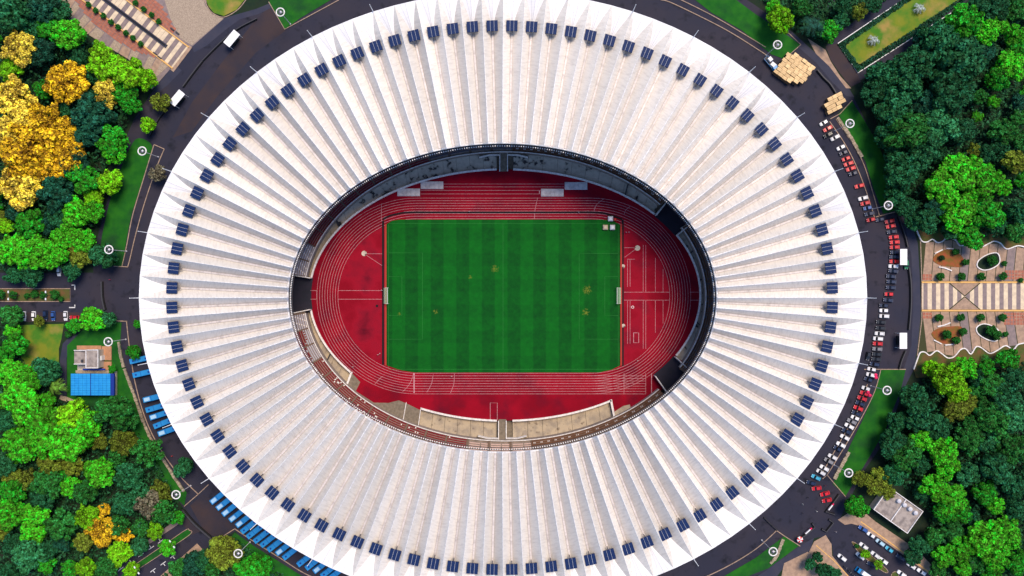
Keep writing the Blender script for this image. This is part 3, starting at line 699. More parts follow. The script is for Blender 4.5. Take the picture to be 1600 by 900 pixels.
for k in range(NB):
    L_, C_, R_ = 2*k, 2*k+1, (2*k+2) % (NB*2)
    Ri = [P(*inner(L_), ZI), P(*inner(R_), ZI)]; Tp = [P(*tips[L_], ZO), P(*tips[R_], ZO)]
    Vi = P(*inner(C_), ZVI); Vp = P(*pans[C_], ZV)
    dv = Vector(Vp) - Vector(Vi); tg = Vector((dv.y, -dv.x, 0)).normalized()      # tangential, towards the right-hand bay
    Em = lerp(Tp[0], Tp[1], .5)
    # share of the ridge line at which the panel lies
    ridge_k = .765
    sec = []; ds = 0
    for v in VS:
        rl, rr = lerp(Ri[0], Tp[0], ridge_k*v), lerp(Ri[1], Tp[1], ridge_k*v); c = Vector(lerp(Vi, Vp, v)); hw = .42
        sec.append((rl, tuple(c - tg*hw), tuple(c + tg*hw), rr, dv.length*v))
    for s_ in SS:
        rl, rr = lerp(Ri[0], Tp[0], ridge_k + (1-ridge_k)*s_), lerp(Ri[1], Tp[1], ridge_k + (1-ridge_k)*s_)
        c = lerp(Vp, Em, s_); c = (c[0], c[1], ZV + (ZO-ZV)*s_**.55); h = .16 + .84*s_**1.55; z = ZV + (ZO-ZV)*s_**.55
        fl = Vector(lerp(c, rl, h)); fr_ = Vector(lerp(c, rr, h)); fl.z = fr_.z = z if s_ < 1 else ZO
        sec.append((rl, tuple(fl), tuple(fr_), rr, dv.length + 14*s_))
    bay = MB(); fan = MB(); gut = MB(); cap = MB(); seam = MB()
    for i in range(len(sec)-1):
        a, b = sec[i], sec[i+1]
        wl = math.dist(a[0], a[1]); wr = math.dist(a[2], a[3])
        bay.quad(a[0], b[0], b[1], a[1], 0, [(0, a[4]), (0, b[4]), (wl, b[4]), (wl, a[4])])
        bay.quad(a[2], b[2], b[3], a[3], 0, [(wl+1, a[4]), (wl+1, b[4]), (wl+1+wr, b[4]), (wl+1+wr, a[4])])
        up = lambda p, h_: (p[0], p[1], p[2]+h_)
        if i < 6:
            gut.quad(up(a[1], .35), up(b[1], .35), up(b[2], .35), up(a[2], .35), 0, [(0, a[4]), (0, b[4]), (1, b[4]), (1, a[4])])
            gut.quad(a[1], b[1], up(b[1], .35), up(a[1], .35), 0); gut.quad(up(a[2], .35), up(b[2], .35), b[2], a[2], 0)
        if i >= 6:
            ma, mb_ = lerp(a[1], a[2], .5), lerp(b[1], b[2], .5); bow = .35
            wa, wb = math.dist(a[1], a[2])/2, math.dist(b[1], b[2])/2
            ma, mb_ = up(ma, bow), up(mb_, bow if i < len(sec)-2 else 0)
            fan.quad(a[1], b[1], mb_, ma, 0, [(-wa, a[4]), (-wb, b[4]), (0, b[4]), (0, a[4])])
            fan.quad(ma, mb_, b[2], a[2], 0, [(0, a[4]), (0, b[4]), (wb, b[4]), (wa, a[4])])
            for f in (.5,):
                d = tg*.07
                seam.quad(tuple(Vector(up(ma, .03))-d), tuple(Vector(up(mb_, .03))-d), tuple(Vector(up(mb_, .03))+d), tuple(Vector(up(ma, .03))+d))
            for f0, f1, f2 in ((1, ma, mb_), (2, ma, mb_)):
                p0 = lerp(a[f0], f1, .5); p1 = lerp(b[f0], f2, .5); d = tg*.045
                seam.quad(tuple(Vector(up(p0, .03))-d), tuple(Vector(up(p1, .03))-d), tuple(Vector(up(p1, .03))+d), tuple(Vector(up(p0, .03))+d))
    # ridge cap on the left ridge
    a, b = Vector(Ri[0]), Vector(lerp(Ri[0], Tp[0], .93)); d = (b-a); sd_ = Vector((d.y, -d.x, 0)).normalized()*.22; u_ = Vector((0, 0, .12))
    dn = Vector((0, 0, -.03))
    cap.quad(tuple(a-sd_+dn), tuple(b-sd_*.4+dn), tuple(b+u_), tuple(a+u_)); cap.quad(tuple(a+u_), tuple(b+u_), tuple(b+sd_*.4+dn), tuple(a+sd_+dn))
    bo = bay.build('roof_bay', M['roof'], st)
    fan.build('eave_sheet', M['fan'], bo); gut.build('gutter', M['gutter'], bo); cap.build('ridge_cap', M['trim'], bo); seam.build('eave_seam', M['seamline'], bo)
    # rim along the opening and fascia along the outer edge
    fa = MB(); rim = [Ri[0], sec[0][1], sec[0][2], Ri[1]]; cen = Vector((SX, SY, 0))
    for i in range(3):
        p, q = Vector(rim[i]), Vector(rim[i+1]); ip = (cen - Vector((p.x, p.y, 0))).normalized()*.55; iq = (cen - Vector((q.x, q.y, 0))).normalized()*.55
        z1 = Vector((0, 0, .1)); z2 = Vector((0, 0, -.9))
        fa.quad(tuple(p+z1), tuple(q+z1), tuple(q+iq+z1), tuple(p+ip+z1)); fa.quad(tuple(p+ip+z1), tuple(q+iq+z1), tuple(q+iq+z2), tuple(p+ip+z2))
    p, q = Vector(Tp[0]), Vector(Tp[1]); z2 = Vector((0, 0, -.8))
    fa.build('rim', M['trim'], bo); fa = MB(); fa.quad(tuple(p), tuple(p+z2), tuple(q+z2), tuple(q)); fa.build('fascia', M['trim'], bo)
    # solar panel over the head of the valley
    ang = math.atan2(dv.y, dv.x) - math.pi/2
    so_ = link('solar_panel', fr_me, st, P(*pans[C_], ZV+4.0), ang)
    for q in (-1, 0, 1): link('panel_module', mod_me, so_, (q*1.60, 0, 0))
    link('panel_rail', gap_me, so_, (0, 0, 0))
    if k % 3 == 0: link('lightning_mast', mast_me, st, Tp[0])
# gantry of floodlights under the rim of the opening
g1 = [P(785 + 332.5*math.cos(2*math.pi*i/240), 465 - 238.5*math.sin(2*math.pi*i/240), 31.0)[:2] for i in range(240)]
g2 = [P(785 + 329*math.cos(2*math.pi*i/240), 465 - 235*math.sin(2*math.pi*i/240), 30.5)[:2] for i in range(240)]
b_ = MB(); b_.ribbon(g1, .25, 30.6, 31.0, closed=True); b_.ribbon(g2, .18, 30.0, 30.3, closed=True)
for i in range(0, 240, 2): b_.ribbon([g1[i], g2[i]], .10, 30.1, 30.25)
b_.build('gantry', M['steel'], st)
b_ = MB()
for i in range(560):
    t = 2*math.pi*i/560; x, y, z = P(785 + 331*math.cos(t), 465 - 237*math.sin(t), 31.2); b_.box(x, y, 31.1, 31.5, .42, .42, t)
tag(b_.build('floodlights', M['white'], st), kind='stuff')
b_ = MB()
for i in range(NB):            # raking struts carrying the roof
    t = 2*math.pi*(i+.5)/NB; a = (SX + 145*math.cos(t), SY + 122*math.sin(t), 16); b = (SX + 92*math.cos(t), SY + 66*math.sin(t), 29.5)
    b_.tube([a, lerp(a, b, .5), b], [.3, .35, .25], 5)
b_.build('roof_struts', M['steel'], st)

# ------------------------------------------------------------------ trees
def leafquad(b, c, n, sz, rng_):
    u = n.orthogonal().normalized(); v = n.cross(u); a = rng_.uniform(0, 6.28)
    p, q = (u*math.cos(a) + v*math.sin(a))*sz, (v*math.cos(a) - u*math.sin(a))*sz*rng_.uniform(.55, .9)
    b.quad(tuple(c-p-q*.4), tuple(c-q), tuple(c+p+q*.3), tuple(c+q))
def crown_mesh(seed, lobes, leaves, leaf, flat, lobe_r, spread):
    """unit crown: radius 1 in plan; many leaf sprays over a heap of lobes"""
    rg = random.Random(seed); b = MB(); L_ = []
    for i in range(lobes):
        a = i*2.39996 + rg.uniform(-.35, .35); r = spread*math.sqrt((i+.5)/lobes)*rg.uniform(.85, 1.12)
        z = flat*math.sqrt(max(0, 1-(r/1.12)**2))*rg.uniform(.72, 1.15)
        L_.append((Vector((r*math.cos(a), r*math.sin(a), z)), lobe_r*rg.uniform(.65, 1.25)))
    tot = sum(l[1]**2 for l in L_)
    for c, lr in L_:
        for _ in range(int(leaves*lr*lr/tot)):
            z = rg.uniform(-.45, 1); a = rg.uniform(0, 6.283); q = math.sqrt(1-z*z)
            d = Vector((q*math.cos(a), q*math.sin(a), z)); p = c + Vector((d.x, d.y, d.z*.85))*lr*rg.uniform(.62, 1.10)
            nn = (d + Vector((rg.gauss(0, .6), rg.gauss(0, .6), rg.gauss(0, .4)+.2))).normalized()
            leafquad(b, p, nn, leaf*rg.uniform(.7, 1.35), rg)
    for _ in range(int(leaves*.12)):      # sparse inner twigs
        a = rg.uniform(0, 6.283); r = math.sqrt(rg.random())*.75
        leafquad(b, Vector((r*math.cos(a), r*math.sin(a), rg.uniform(-.1, .35)*flat)), Vector((rg.gauss(0, .5), rg.gauss(0, .5), 1)).normalized(), leaf*1.2, rg)
    return b.mesh('crown', M['leaf'])
CROWN = {'broad': [crown_mesh(s_, 24, 3200, .078, .66, .22, .84) for s_ in (1, 2, 3, 4, 5)],
         'fine':  [crown_mesh(s_, 40, 4200, .054, .52, .19, .86) for s_ in (11, 12, 13)],
         'loose': [crown_mesh(s_, 22, 1500, .075, .60, .21, .86) for s_ in (21, 22, 23)],
         'round': [crown_mesh(s_, 34, 2600, .080, .70, .24, .74) for s_ in (31, 32)]}
def trunk_mesh(seed):
    rg = random.Random(seed); b = MB()
    b.tube([(0, 0, -.3), (.02, 0, .3), (.05, .03, .62)], [.075, .055, .045], 8)
    for i in range(6):
        a = i*1.05 + rg.uniform(-.3, .3); r = rg.uniform(.35, .62)
        b.tube([(.04, .02, .5 + .02*i), (r*.5*math.cos(a), r*.5*math.sin(a), .78), (r*math.cos(a), r*math.sin(a), 1.0 + rg.uniform(-.08, .12))], [.035, .024, .010], 6)
    return b.mesh('trunk', M['bark'])
TRUNK = [trunk_mesh(s_) for s_ in (1, 2, 3)]
COL = {'G': (.062, .300, .008), 'B': (.032, .215, .008), 'Y': (.56, .315, .012), 'L': (.56, .40, .045), 'V': (.135, .330, .004),
       'M': (.020, .120, .014), 'D': (.010, .080, .022), 'K': (.006, .052, .024), 'O': (.110, .140, .012), 'R': (.13, .115, .075), 'T': (.016, .110, .030)}
CNAME = {'G': 'bright green', 'B': 'leaf green', 'Y': 'golden yellow', 'L': 'pale gold', 'V': 'yellow green', 'M': 'mid green', 'D': 'dark green',
         'K': 'blackish green', 'O': 'olive', 'R': 'grey brown half bare', 'T': 'blue green'}
TREES = []
def tree(x, y, r, c, form='broad'): TREES.append((x, y, r, c, form))
def many(s_, form=None):
    for tok in s_.split():
        q = tok.split(','); f = {'f': 'fine', 'l': 'loose', 'r': 'round', 'b': 'broad'}[q[4]] if len(q) > 4 else (form or 'broad')
        tree(float(q[0]), float(q[1]), float(q[2]), q[3], f)
# upper left wood
many('20,22,30,D 60,8,26,K 92,16,18,T 45,45,18,D 70,42,19,B 105,52,25,G 64,82,22,K 20,72,30,L,f 10,106,18,V 102,128,34,Y,f 15,148,32,L,f 22,200,36,L,f 62,188,32,Y,f 98,206,28,Y,f '
     '62,138,16,B 162,144,23,L,f 160,98,26,V 150,76,14,V 196,112,28,V 226,122,18,V 190,140,22,B 200,160,17,B 140,178,32,K 150,156,20,D 120,90,16,D 174,220,24,B 248,158,16,O,l 228,192,13,V '
     '45,232,48,Y,f 98,238,30,Y,f 28,288,36,L,f 74,264,26,Y,f 176,238,20,G 18,266,13,G 112,252,24,K 86,300,28,K 92,335,22,D 126,276,25,B 166,284,20,V 142,308,17,V 116,334,24,G 142,330,18,G '
     '40,350,24,B 100,366,22,G 126,376,20,G 55,394,27,G 10,390,24,G 32,404,18,G 84,396,22,G 5,352,13,V 122,398,20,O 160,400,21,T 46,428,17,D 18,430,15,D 108,424,14,D 243,270,14,R,l 75,350,18,K 130,210,22,K 20,330,18,K')
# lower left wood
many('15,494,18,M 18,517,14,G 20,540,20,B 5,552,15,B 15,586,25,G 42,590,22,G 20,622,28,G 70,582,23,D 40,642,28,G 10,655,20,D 62,664,34,G 110,652,28,V 102,692,30,G 132,662,24,G 141,498,20,G 166,500,13,T 110,510,12,B 58,502,9,O '
     '175,642,28,M 196,658,20,M,l 172,577,7,B 207,550,12,B,r 212,507,7,B 25,692,28,G 75,690,32,G 122,688,24,G 150,692,15,O,f 190,692,22,O,f 226,708,23,M,l 18,716,12,G,r 76,722,22,O 112,728,18,O 150,741,27,G,r 107,763,18,G '
     '70,756,25,M 90,741,12,B 40,752,18,O,l 15,770,20,B 10,808,26,G 46,806,22,G 50,832,20,G 95,822,25,M 130,812,22,V,f 154,832,25,Y,f 190,838,14,Y,f 158,798,11,Y,f 126,850,16,O 185,866,20,V 180,824,18,M,l 215,772,20,T,l '
     '248,770,18,O,l 230,788,24,R,l 252,802,20,M,l 275,810,12,B 240,832,14,V 215,856,15,T 130,890,16,V 105,890,14,B 40,872,25,T 15,852,18,D 72,862,18,D 165,888,18,M 258,858,13,G 203,893,13,V 298,884,20,K 276,892,16,M '
     '346,866,28,O,f 328,892,15,M 386,892,24,B 312,880,15,D 285,731,16,T 408,886,18,B 60,780,20,D 20,665,16,K 200,745,22,D 130,770,20,M 190,790,18,D 90,850,16,K')
# upper right wood
many('1222,28,22,V 1212,10,14,G 1255,10,18,M 1300,46,17,B 1284,46,12,D 1316,30,14,T 1320,8,14,D 1346,16,14,O,l 1370,6,12,D 1385,115,25,D 1370,140,22,D 1402,170,30,D 1430,100,30,D 1420,132,28,T 1470,60,30,D 1448,55,20,K 1500,92,42,D '
     '1512,30,30,B 1542,46,25,G 1562,38,20,G 1592,52,18,G 1490,142,34,D 1560,122,20,B 1582,102,24,G 1596,72,18,B 1556,158,11,G,r 1530,181,10,G,r 1420,202,34,M 1470,196,30,T 1390,212,25,D 1452,222,28,D 1510,202,20,D 1572,202,22,M 1596,182,15,M '
     '1410,266,28,D 1440,242,25,T 1402,302,20,D 1420,322,18,D 1476,292,28,G 1510,268,30,G 1546,282,28,G 1502,330,28,G 1544,330,28,B 1524,308,25,G 1572,292,14,G 1520,368,20,B 1490,358,16,T 1452,342,20,D 1592,250,20,O 1596,330,20,D 1592,362,18,M '
     '1430,346,14,T 1545,238,14,D 1525,235,12,O 1450,160,22,K 1540,80,20,K 1470,120,20,T 1560,10,22,D 1590,12,20,M 1400,240,18,D 1465,322,18,K 1560,350,16,D')
# lower right wood
many('1482,592,28,V 1456,576,14,V 1502,612,20,V 1512,576,18,G 1492,642,20,O 1516,632,16,O 1430,622,22,D 1442,652,25,D 1470,668,22,T 1582,562,18,B 1552,602,20,M 1572,622,25,D 1592,592,20,D 1530,612,14,M 1542,642,22,M 1592,652,25,T 1562,662,25,M '
     '1520,672,20,M 1400,692,22,D 1420,716,25,M 1400,742,20,D 1376,755,22,O,f 1348,750,15,O,f 1392,772,11,O,f 1340,793,19,B,r 1446,690,20,G 1476,706,24,G 1482,728,20,G 1466,762,22,G 1492,782,23,G 1478,800,18,B 1502,802,18,B 1520,692,22,M '
     '1546,692,20,T 1582,702,25,M 1562,732,25,D 1516,742,20,T 1542,772,20,B 1560,792,16,G 1592,762,20,D 1576,836,25,G 1542,842,30,G 1560,872,25,G 1592,882,20,B 1506,856,22,G 1480,872,18,G 1440,856,16,D 1450,852,7,V 1462,840,14,M 1430,872,14,D '
     '1492,832,18,M 1530,882,18,M 1510,892,14,G 1470,892,14,M 1550,896,18,B 1270,884,10,D 1288,892,12,D 1304,900,12,D 1280,872,9,D 1356,868,8,V 1376,884,8,V,l 1440,725,18,D 1445,770,14,D 1590,800,18,D 1520,810,16,D 1435,690,16,M 1545,575,14,B 1405,660,16,D')
# saplings that close the canopy between the larger crowns
def inside(pts, x, y):
    r_ = False; j = len(pts)-1
    for i in range(len(pts)):
        if (pts[i][1] > y) != (pts[j][1] > y) and x < (pts[j][0]-pts[i][0])*(y-pts[i][1])/(pts[j][1]-pts[i][1]) + pts[i][0]: r_ = not r_
        j = i
    return r_
WOODS = ([(-20,-20),(95,-10),(100,40),(160,85),(205,150),(190,195),(160,260),(142,345),(140,410),(100,415),(-20,418)],
         [(-20,505),(25,510),(28,555),(55,602),(85,628),(140,645),(200,680),(240,735),(268,790),(250,812),(180,862),(120,915),(-20,915)],
         [(1360,135),(1410,100),(1540,-5),(1620,-10),(1620,350),(1510,365),(1450,348),(1425,310),(1390,215)],
         [(1450,605),(1545,585),(1620,575),(1620,910),(1490,905),(1460,855),(1450,800),(1420,760),(1385,735),(1405,690),(1420,650)])
rf_ = random.Random(12)
for wd in WOODS:
    xs = [p_[0] for p_ in wd]; ys = [p_[1] for p_ in wd]
    quota = len(TREES) + (300 - 267)//4 + 1
    for _ in range(4000):
        if len(TREES) >= min(quota, 298): break
        x, y = rf_.uniform(min(xs), max(xs)), rf_.uniform(min(ys), max(ys)); r = rf_.uniform(13, 18)
        if inside(wd, x, y) and all(math.hypot(x-t_[0], y-t_[1]) > t_[2]*.72 + r*.45 for t_ in TREES):
            tree(x, y, r, rf_.choice('DTMMBODTG' if x < 600 else 'DTMDTBKDM'), rf_.choice(('broad', 'loose', 'broad')))
def region(x, y):
    return ('upper ' if y < 450 else 'lower ') + ('left' if x < 600 else 'right')
cnt = {}
order = sorted(range(len(TREES)), key=lambda i: TREES[i][1])
rank = {}
for i in order:
    x, y, r, c, f = TREES[i]; key = (region(x, y), c); cnt[key] = cnt.get(key, 0) + 1; rank[i] = cnt[key]
rt = random.Random(5)
for i, (x, y, r, c, f) in enumerate(TREES):
    h = min(15, 4.5 + r*.33)*(.85 + .3*((i*7) % 10)/10); rad = r*S*(1 - h/H)*1.04
    loc = P(x, y, h*.8); loc = (loc[0], loc[1], 0.0); key = (region(x, y), c)
    o = empty('tree', loc, rt.uniform(0, 6.28))
    n_ = cnt[key]
    lab = f'{CNAME[c]} tree, ' + ('only one of its colour' if n_ == 1 else f'{nth(rank[i])} of its colour from the top') + f' in the {region(x, y)} wood'
    tag(o, lab, 'tree', f'trees of the {region(x, y)} wood')
    k = (1, 1, 1); tb = h*.62
    me = CROWN[f][rt.randrange(len(CROWN[f]))]
    v = rt.uniform(.7, 1.2); col = tuple(q*v for q in COL[c])
    cr = link('crown', me, o, (0, 0, tb*.72), 0, col); cr.scale = (rad*rt.uniform(.92, 1.1), rad*rt.uniform(.92, 1.1), rad*rt.uniform(.8, 1.05))
    t_ = link('trunk', TRUNK[i % 3], o, (0, 0, 0)); t_.scale = (rad*.75, rad*.75, tb)
# palms
def palm_mesh(seed, n=15):
    rg = random.Random(seed); b = MB()
    for i in range(n):
        a = i*2.4 + rg.uniform(-.2, .2); up = rg.uniform(.15, .55); L2 = rg.uniform(.85, 1.1)
        pts = [Vector((L2*s_*math.cos(a), L2*s_*math.sin(a), up*s_ - .75*s_*s_)) for s_ in (0, .2, .4, .6, .8, 1)]
        side = Vector((-math.sin(a), math.cos(a), 0))
        for j in range(5):
            for q in range(3):
                p = pts[j] + (pts[j+1]-pts[j])*(q/3)
                for sg in (-1, 1):
                    tip = p + side*sg*.24*(1-.5*(j/5)) + (pts[j+1]-pts[j])*.9 - Vector((0, 0, .06))
                    d = (pts[j+1]-pts[j])*.28; b.quad(tuple(p), tuple(p+d), tuple(tip+d*.3), tuple(tip))
    return b.mesh('fronds', M['leaf'])
palm_me = [palm_mesh(1), palm_mesh(2)]
for x, y, r, c, lab in ((86,604,14,(.10,.20,.02),'pale green feathery palm beside the service path near the blue roof'), (1270,38,17,(.008,.05,.03),'dark green palm in the shade of the upper right trees'),
                        (105,852,9,(.03,.20,.02),'small bright palm below the golden tree at lower left'), (1366,62,9,(.25,.30,.28),'silvery spiky palm on the dry lawn nearest its left end'),
                        (1438,12,9,(.25,.30,.28),'silvery spiky palm on the dry lawn near the top edge'), (1543,562,8,(.03,.16,.02),'small palm in the soil bed of the lower plaza')):
    h = 8 if r > 10 else 2.5; loc = P(x, y, h); o = empty('palm_tree', (loc[0], loc[1], 0)); tag(o, lab, 'palm', 'palms')
    b_ = MB(); b_.tube([(0, 0, -.1), (.1, 0, h*.5), (0, 0, h)], [.28, .2, .16], 8); b_.build('trunk', M['bark'], o)
    f_ = link('fronds', palm_me[x % 2], o, (0, 0, h), 0, c); f_.scale = (r*S, r*S, r*S*.8)
# low shrubs
def shrub(x, y, r, c, lab, grp, h=None):
    lx, ly = XY(x, y); o = empty('shrub', (lx, ly, 0)); tag(o, lab, 'shrub', grp)
    rad = r*S; f_ = link('foliage', CROWN['round'][int(x) % 2], o, (0, 0, rad*.5), rt.uniform(0, 6), c); f_.scale = (rad, rad, rad)
    b_ = MB(); b_.tube([(0, 0, -.05), (0, 0, rad*.7)], [.09, .05], 6); b_.build('stem', M['bark'], o)
SG = (.020, .11, .012)
for i, (x, y) in enumerate(((141,9),(152,18),(164,26),(176,36),(187,44),(199,53),(210,61),(222,70))): shrub(x, y, 5, SG, f'round green shrub, {nth(i+1)} from the top in the row left of the striped walk', 'shrubs of the upper left plaza')
for i, (x, y) in enumerate(((214,6),(227,16),(239,25),(250,35))): shrub(x, y, 5, SG, f'round green shrub, {nth(i+1)} from the top in the row right of the striped walk', 'shrubs of the upper left plaza')
for i, x in enumerate((1465.5, 1499, 1529, 1563, 1592)): shrub(x, 432 if i < 4 else 438, 7 if i < 4 else 4.5, SG, f'potted green shrub, {nth(i+1)} from the left just above the striped plaza walk', 'shrubs of the right plaza')
for i, x in enumerate((1463.5, 1497, 1528, 1562)): shrub(x, 496, 7, SG, f'potted green shrub, {nth(i+1)} from the left just below the striped plaza walk', 'shrubs of the right plaza')
for x, y, r, lab in ((1490,394,6,'round shrub at the top of the upper red bed'), (1505.5,410,6,'round shrub at the right end of the upper red bed'), (1469,403,5,'dark shrub in the middle of the upper red bed'),
                     (1475.5,522,8,'round shrub in the middle of the lower red bed'), (1500.5,518,7,'round shrub at the right end of the lower red bed'), (1490,531,7,'round shrub at the lower rim of the lower red bed'),
                     (1545,407,9,'bushy shrub filling the upper kidney bed'), (1566,412,5,'small shrub at the right end of the upper kidney bed'), (1543,516,9,'bushy shrub filling the lower kidney bed'), (1553,523,8,'bushy shrub low in the lower kidney bed'),
                     (1568,522,5,'small shrub at the right end of the lower kidney bed'), (5,460,9,'green bush at the left end of the road median'), (25,461,7,'green bush beside the left median lamp'), (58,459,7,'leafy bush in the middle of the road median'),
                     (71,461,6,'bright bush in the road median near its middle'), (90,460,8,'bush beside the right median lamp'), (98,467,5,'small bush at the right end of the road median'), (45,462,5,'low bush between the bushes of the road median'),
                     (1337,852,4,'low yellow green bush at the tip of the parking island'), (110,522,6,'small bush beside the curved service path')):
    shrub(x, y, r, SG if 'dark' not in lab else (.012, .05, .012), lab, 'shrubs in the beds')
# hedge around the dry lawn and undergrowth of the woods: uncountable foliage
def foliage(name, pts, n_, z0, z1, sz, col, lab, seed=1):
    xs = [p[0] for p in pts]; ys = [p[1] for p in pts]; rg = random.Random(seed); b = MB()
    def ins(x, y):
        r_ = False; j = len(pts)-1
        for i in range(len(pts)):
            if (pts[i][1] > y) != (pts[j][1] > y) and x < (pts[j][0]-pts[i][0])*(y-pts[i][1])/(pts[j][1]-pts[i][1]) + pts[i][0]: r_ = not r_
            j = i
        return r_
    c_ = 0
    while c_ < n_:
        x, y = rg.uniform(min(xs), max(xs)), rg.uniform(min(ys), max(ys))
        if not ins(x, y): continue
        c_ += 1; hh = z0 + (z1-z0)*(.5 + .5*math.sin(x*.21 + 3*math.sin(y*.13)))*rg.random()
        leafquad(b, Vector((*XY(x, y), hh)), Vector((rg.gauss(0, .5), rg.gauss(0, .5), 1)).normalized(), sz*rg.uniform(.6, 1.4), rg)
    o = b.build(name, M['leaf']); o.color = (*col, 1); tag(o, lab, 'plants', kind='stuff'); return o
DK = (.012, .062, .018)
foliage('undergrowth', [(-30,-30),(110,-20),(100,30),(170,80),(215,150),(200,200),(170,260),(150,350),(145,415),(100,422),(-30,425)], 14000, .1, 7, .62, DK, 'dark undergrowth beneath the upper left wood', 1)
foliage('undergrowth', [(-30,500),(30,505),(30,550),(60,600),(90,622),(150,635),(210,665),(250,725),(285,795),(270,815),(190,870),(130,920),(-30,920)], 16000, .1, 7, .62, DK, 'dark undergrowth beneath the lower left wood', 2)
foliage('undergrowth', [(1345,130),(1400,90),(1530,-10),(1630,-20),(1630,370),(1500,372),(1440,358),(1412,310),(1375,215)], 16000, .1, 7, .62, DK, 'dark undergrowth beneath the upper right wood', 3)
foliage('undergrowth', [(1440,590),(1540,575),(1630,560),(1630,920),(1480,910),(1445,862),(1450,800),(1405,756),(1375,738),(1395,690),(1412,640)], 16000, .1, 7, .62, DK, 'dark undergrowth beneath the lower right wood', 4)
foliage('undergrowth', [(245,905),(330,850),(365,838),(420,875),(450,905)], 1500, .1, 2.5, .7, DK, 'dark undergrowth by the lower left lawn corner', 5)
foliage('undergrowth', [(1180,-10),(1235,45),(1290,70),(1320,40),(1400,-10)], 2200, .1, 2.5, .7, DK, 'dark undergrowth beneath the trees by the top right gate', 6)
for i, (p, lab) in enumerate((([(1309,70),(1315,66),(1345,108),(1340,113)], 'dark hedge along the short end of the dry lawn'), ([(1340,113),(1338,104),(1500,-2),(1508,0),(1420,62)], 'dark hedge along the lower side of the dry lawn'),
                             ([(1309,70),(1316,74),(1432,-6),(1418,-6)], 'dark hedge along the upper side of the dry lawn'))):
    foliage('hedge', p, 1300, .2, 1.0, .42, (.008, .05, .02), lab, 20+i)
b_ = MB(); b_.ribbon(W([(1422,-8),(1309,68),(1340,114),(1505,8)]), .35, 0, .3); tag(b_.build('lawn_kerb', M['white']), kind='structure')

# ------------------------------------------------------------------ plazas
def slab(pts, m, parent, z=.14, name='paving_slab'):
    b_ = MB(); b_.prism(W(pts), .02, z); return b_.build(name, M[m], parent)
pl = sheet('plaza', [(1436,372),(1446,371),(1640,371),(1640,575),(1430,575),(1438,500),(1440,440)], .05, 'joint', .3)
lx = 1440.0; i = 0; rz = random.Random(9)
while lx < 1600:                # striped walk
    w_ = 6.6 if i else 2.5; m_ = 'cream' if i % 2 == 0 else 'paveg'
    a, b = lx, min(lx + w_, 1604)
    def ycut(x): return (x-1482)/50*42 if 1482 < x < 1507 else ((1532-x)/50*42 if 1507 <= x < 1532 else 0)
    xs_ = [a] + [q for q in (1482, 1507, 1532) if a < q < b] + [b]
    slab([(x, 442.5+ycut(x)) for x in xs_] + [(x, 483.5-ycut(x)) for x in reversed(xs_)] if min(ycut(a), ycut(b)) < 20 else [(a, 443), (b, 443), (b, 443.6), (a, 443.6)], m_, pl, .15)
    lx += w_; i += 1
slab([(1484.5,442.5),(1529.5,442.5),(1507,461.5)], 'pave', pl, .152); slab([(1484.5,483.5),(1529.5,483.5),(1507,464.5)], 'pave', pl, .152)
for y in (441, 485.2):
    b_ = MB(); b_.ribbon(W([(1439.5,y),(1606,y)]), .75, .02, .42); b_.build('yellow_kerb', M['yellowkerb'], pl)
b_ = MB(); b_.ribbon(W([(1438,375),(1440,440),(1440,500),(1433,556)]), .35, .02, .2); b_.build('plaza_kerb', M['kerb'], pl)
UP = [(1431,358),(1435,368),(1440,377),(1448,378),(1456,374),(1464,379),(1472,377),(1480,371),(1492,375),(1500,384),(1515,380),(1530,386),(1545,380),(1552,377),(1562,380),(1572,389),(1590,384),(1606,388)]
LO = [(1427,577),(1433,560),(1437,551),(1444,550),(1452,555),(1462,548),(1470,552),(1480,559),(1490,557),(1500,546),(1508,545),(1516,553),(1524,542),(1532,543),(1545,552),(1556,548),(1570,540),(1582,546),(1590,538),(1606,535)]
def yint(L_, x):
    for (x0, y0), (x1, y1) in zip(L_, L_[1:]):
        if x0 <= x <= x1: return y0 + (y1-y0)*(x-x0)/max(.01, x1-x0)
    return L_[-1][1]
for i in range(12):             # long paving strips between mossy joints
    a, b = 1441 + 14.2*i, 1441 + 14.2*(i+1) - 1.1
    m_ = 'paveg' if i in (4, 9) else 'pave'
    sl_ = 5.5
    slab([(a+sl_, yint(UP, a+sl_)+1.5), (b+sl_, yint(UP, b+sl_)+1.5), (b, 439.2), (a, 439.2)], m_, pl, .12 + .004*(i % 3))
    slab([(a, 487), (b, 487), (b+sl_+2, yint(LO, b+sl_)-1.5), (a+sl_+2, yint(LO, a+sl_)-1.5)], m_, pl, .12 + .004*(i % 3))
for x0, y0, x1, y1 in ((1441,428,1460,438), (1570,422,1604,439), (1441,488,1456,500), (1568,488,1604,508)):
    for ix in range(max(2, int((x1-x0)/5))):
        for iy in range(max(2, int((y1-y0)/5))):
            slab([(x0+ix*5+.4, y0+iy*5+.4), (x0+ix*5+4.6, y0+iy*5+.4), (x0+ix*5+4.6, y0+iy*5+4.6), (x0+ix*5+.4, y0+iy*5+4.6)], 'brick', pl, .15 + .004*((ix+iy) % 2), 'brick_panel')
for L_, bed in ((UP, [(1431,358),(1606,350)]), (LO, [(1427,590),(1606,585)])):
    sp_ = spline(L_, 6); b_ = MB(); b_.ribbon(W(sp_), .5, .02, .55); b_.build('wavy_kerb', M['trim'], pl)
    b_ = MB(); b_.prism(W(sp_ + [(1606, bed[1][1]), (bed[0][0]+4, bed[0][1])]), -.1, .3); b_.build('soil_bed', M['soil'], pl)
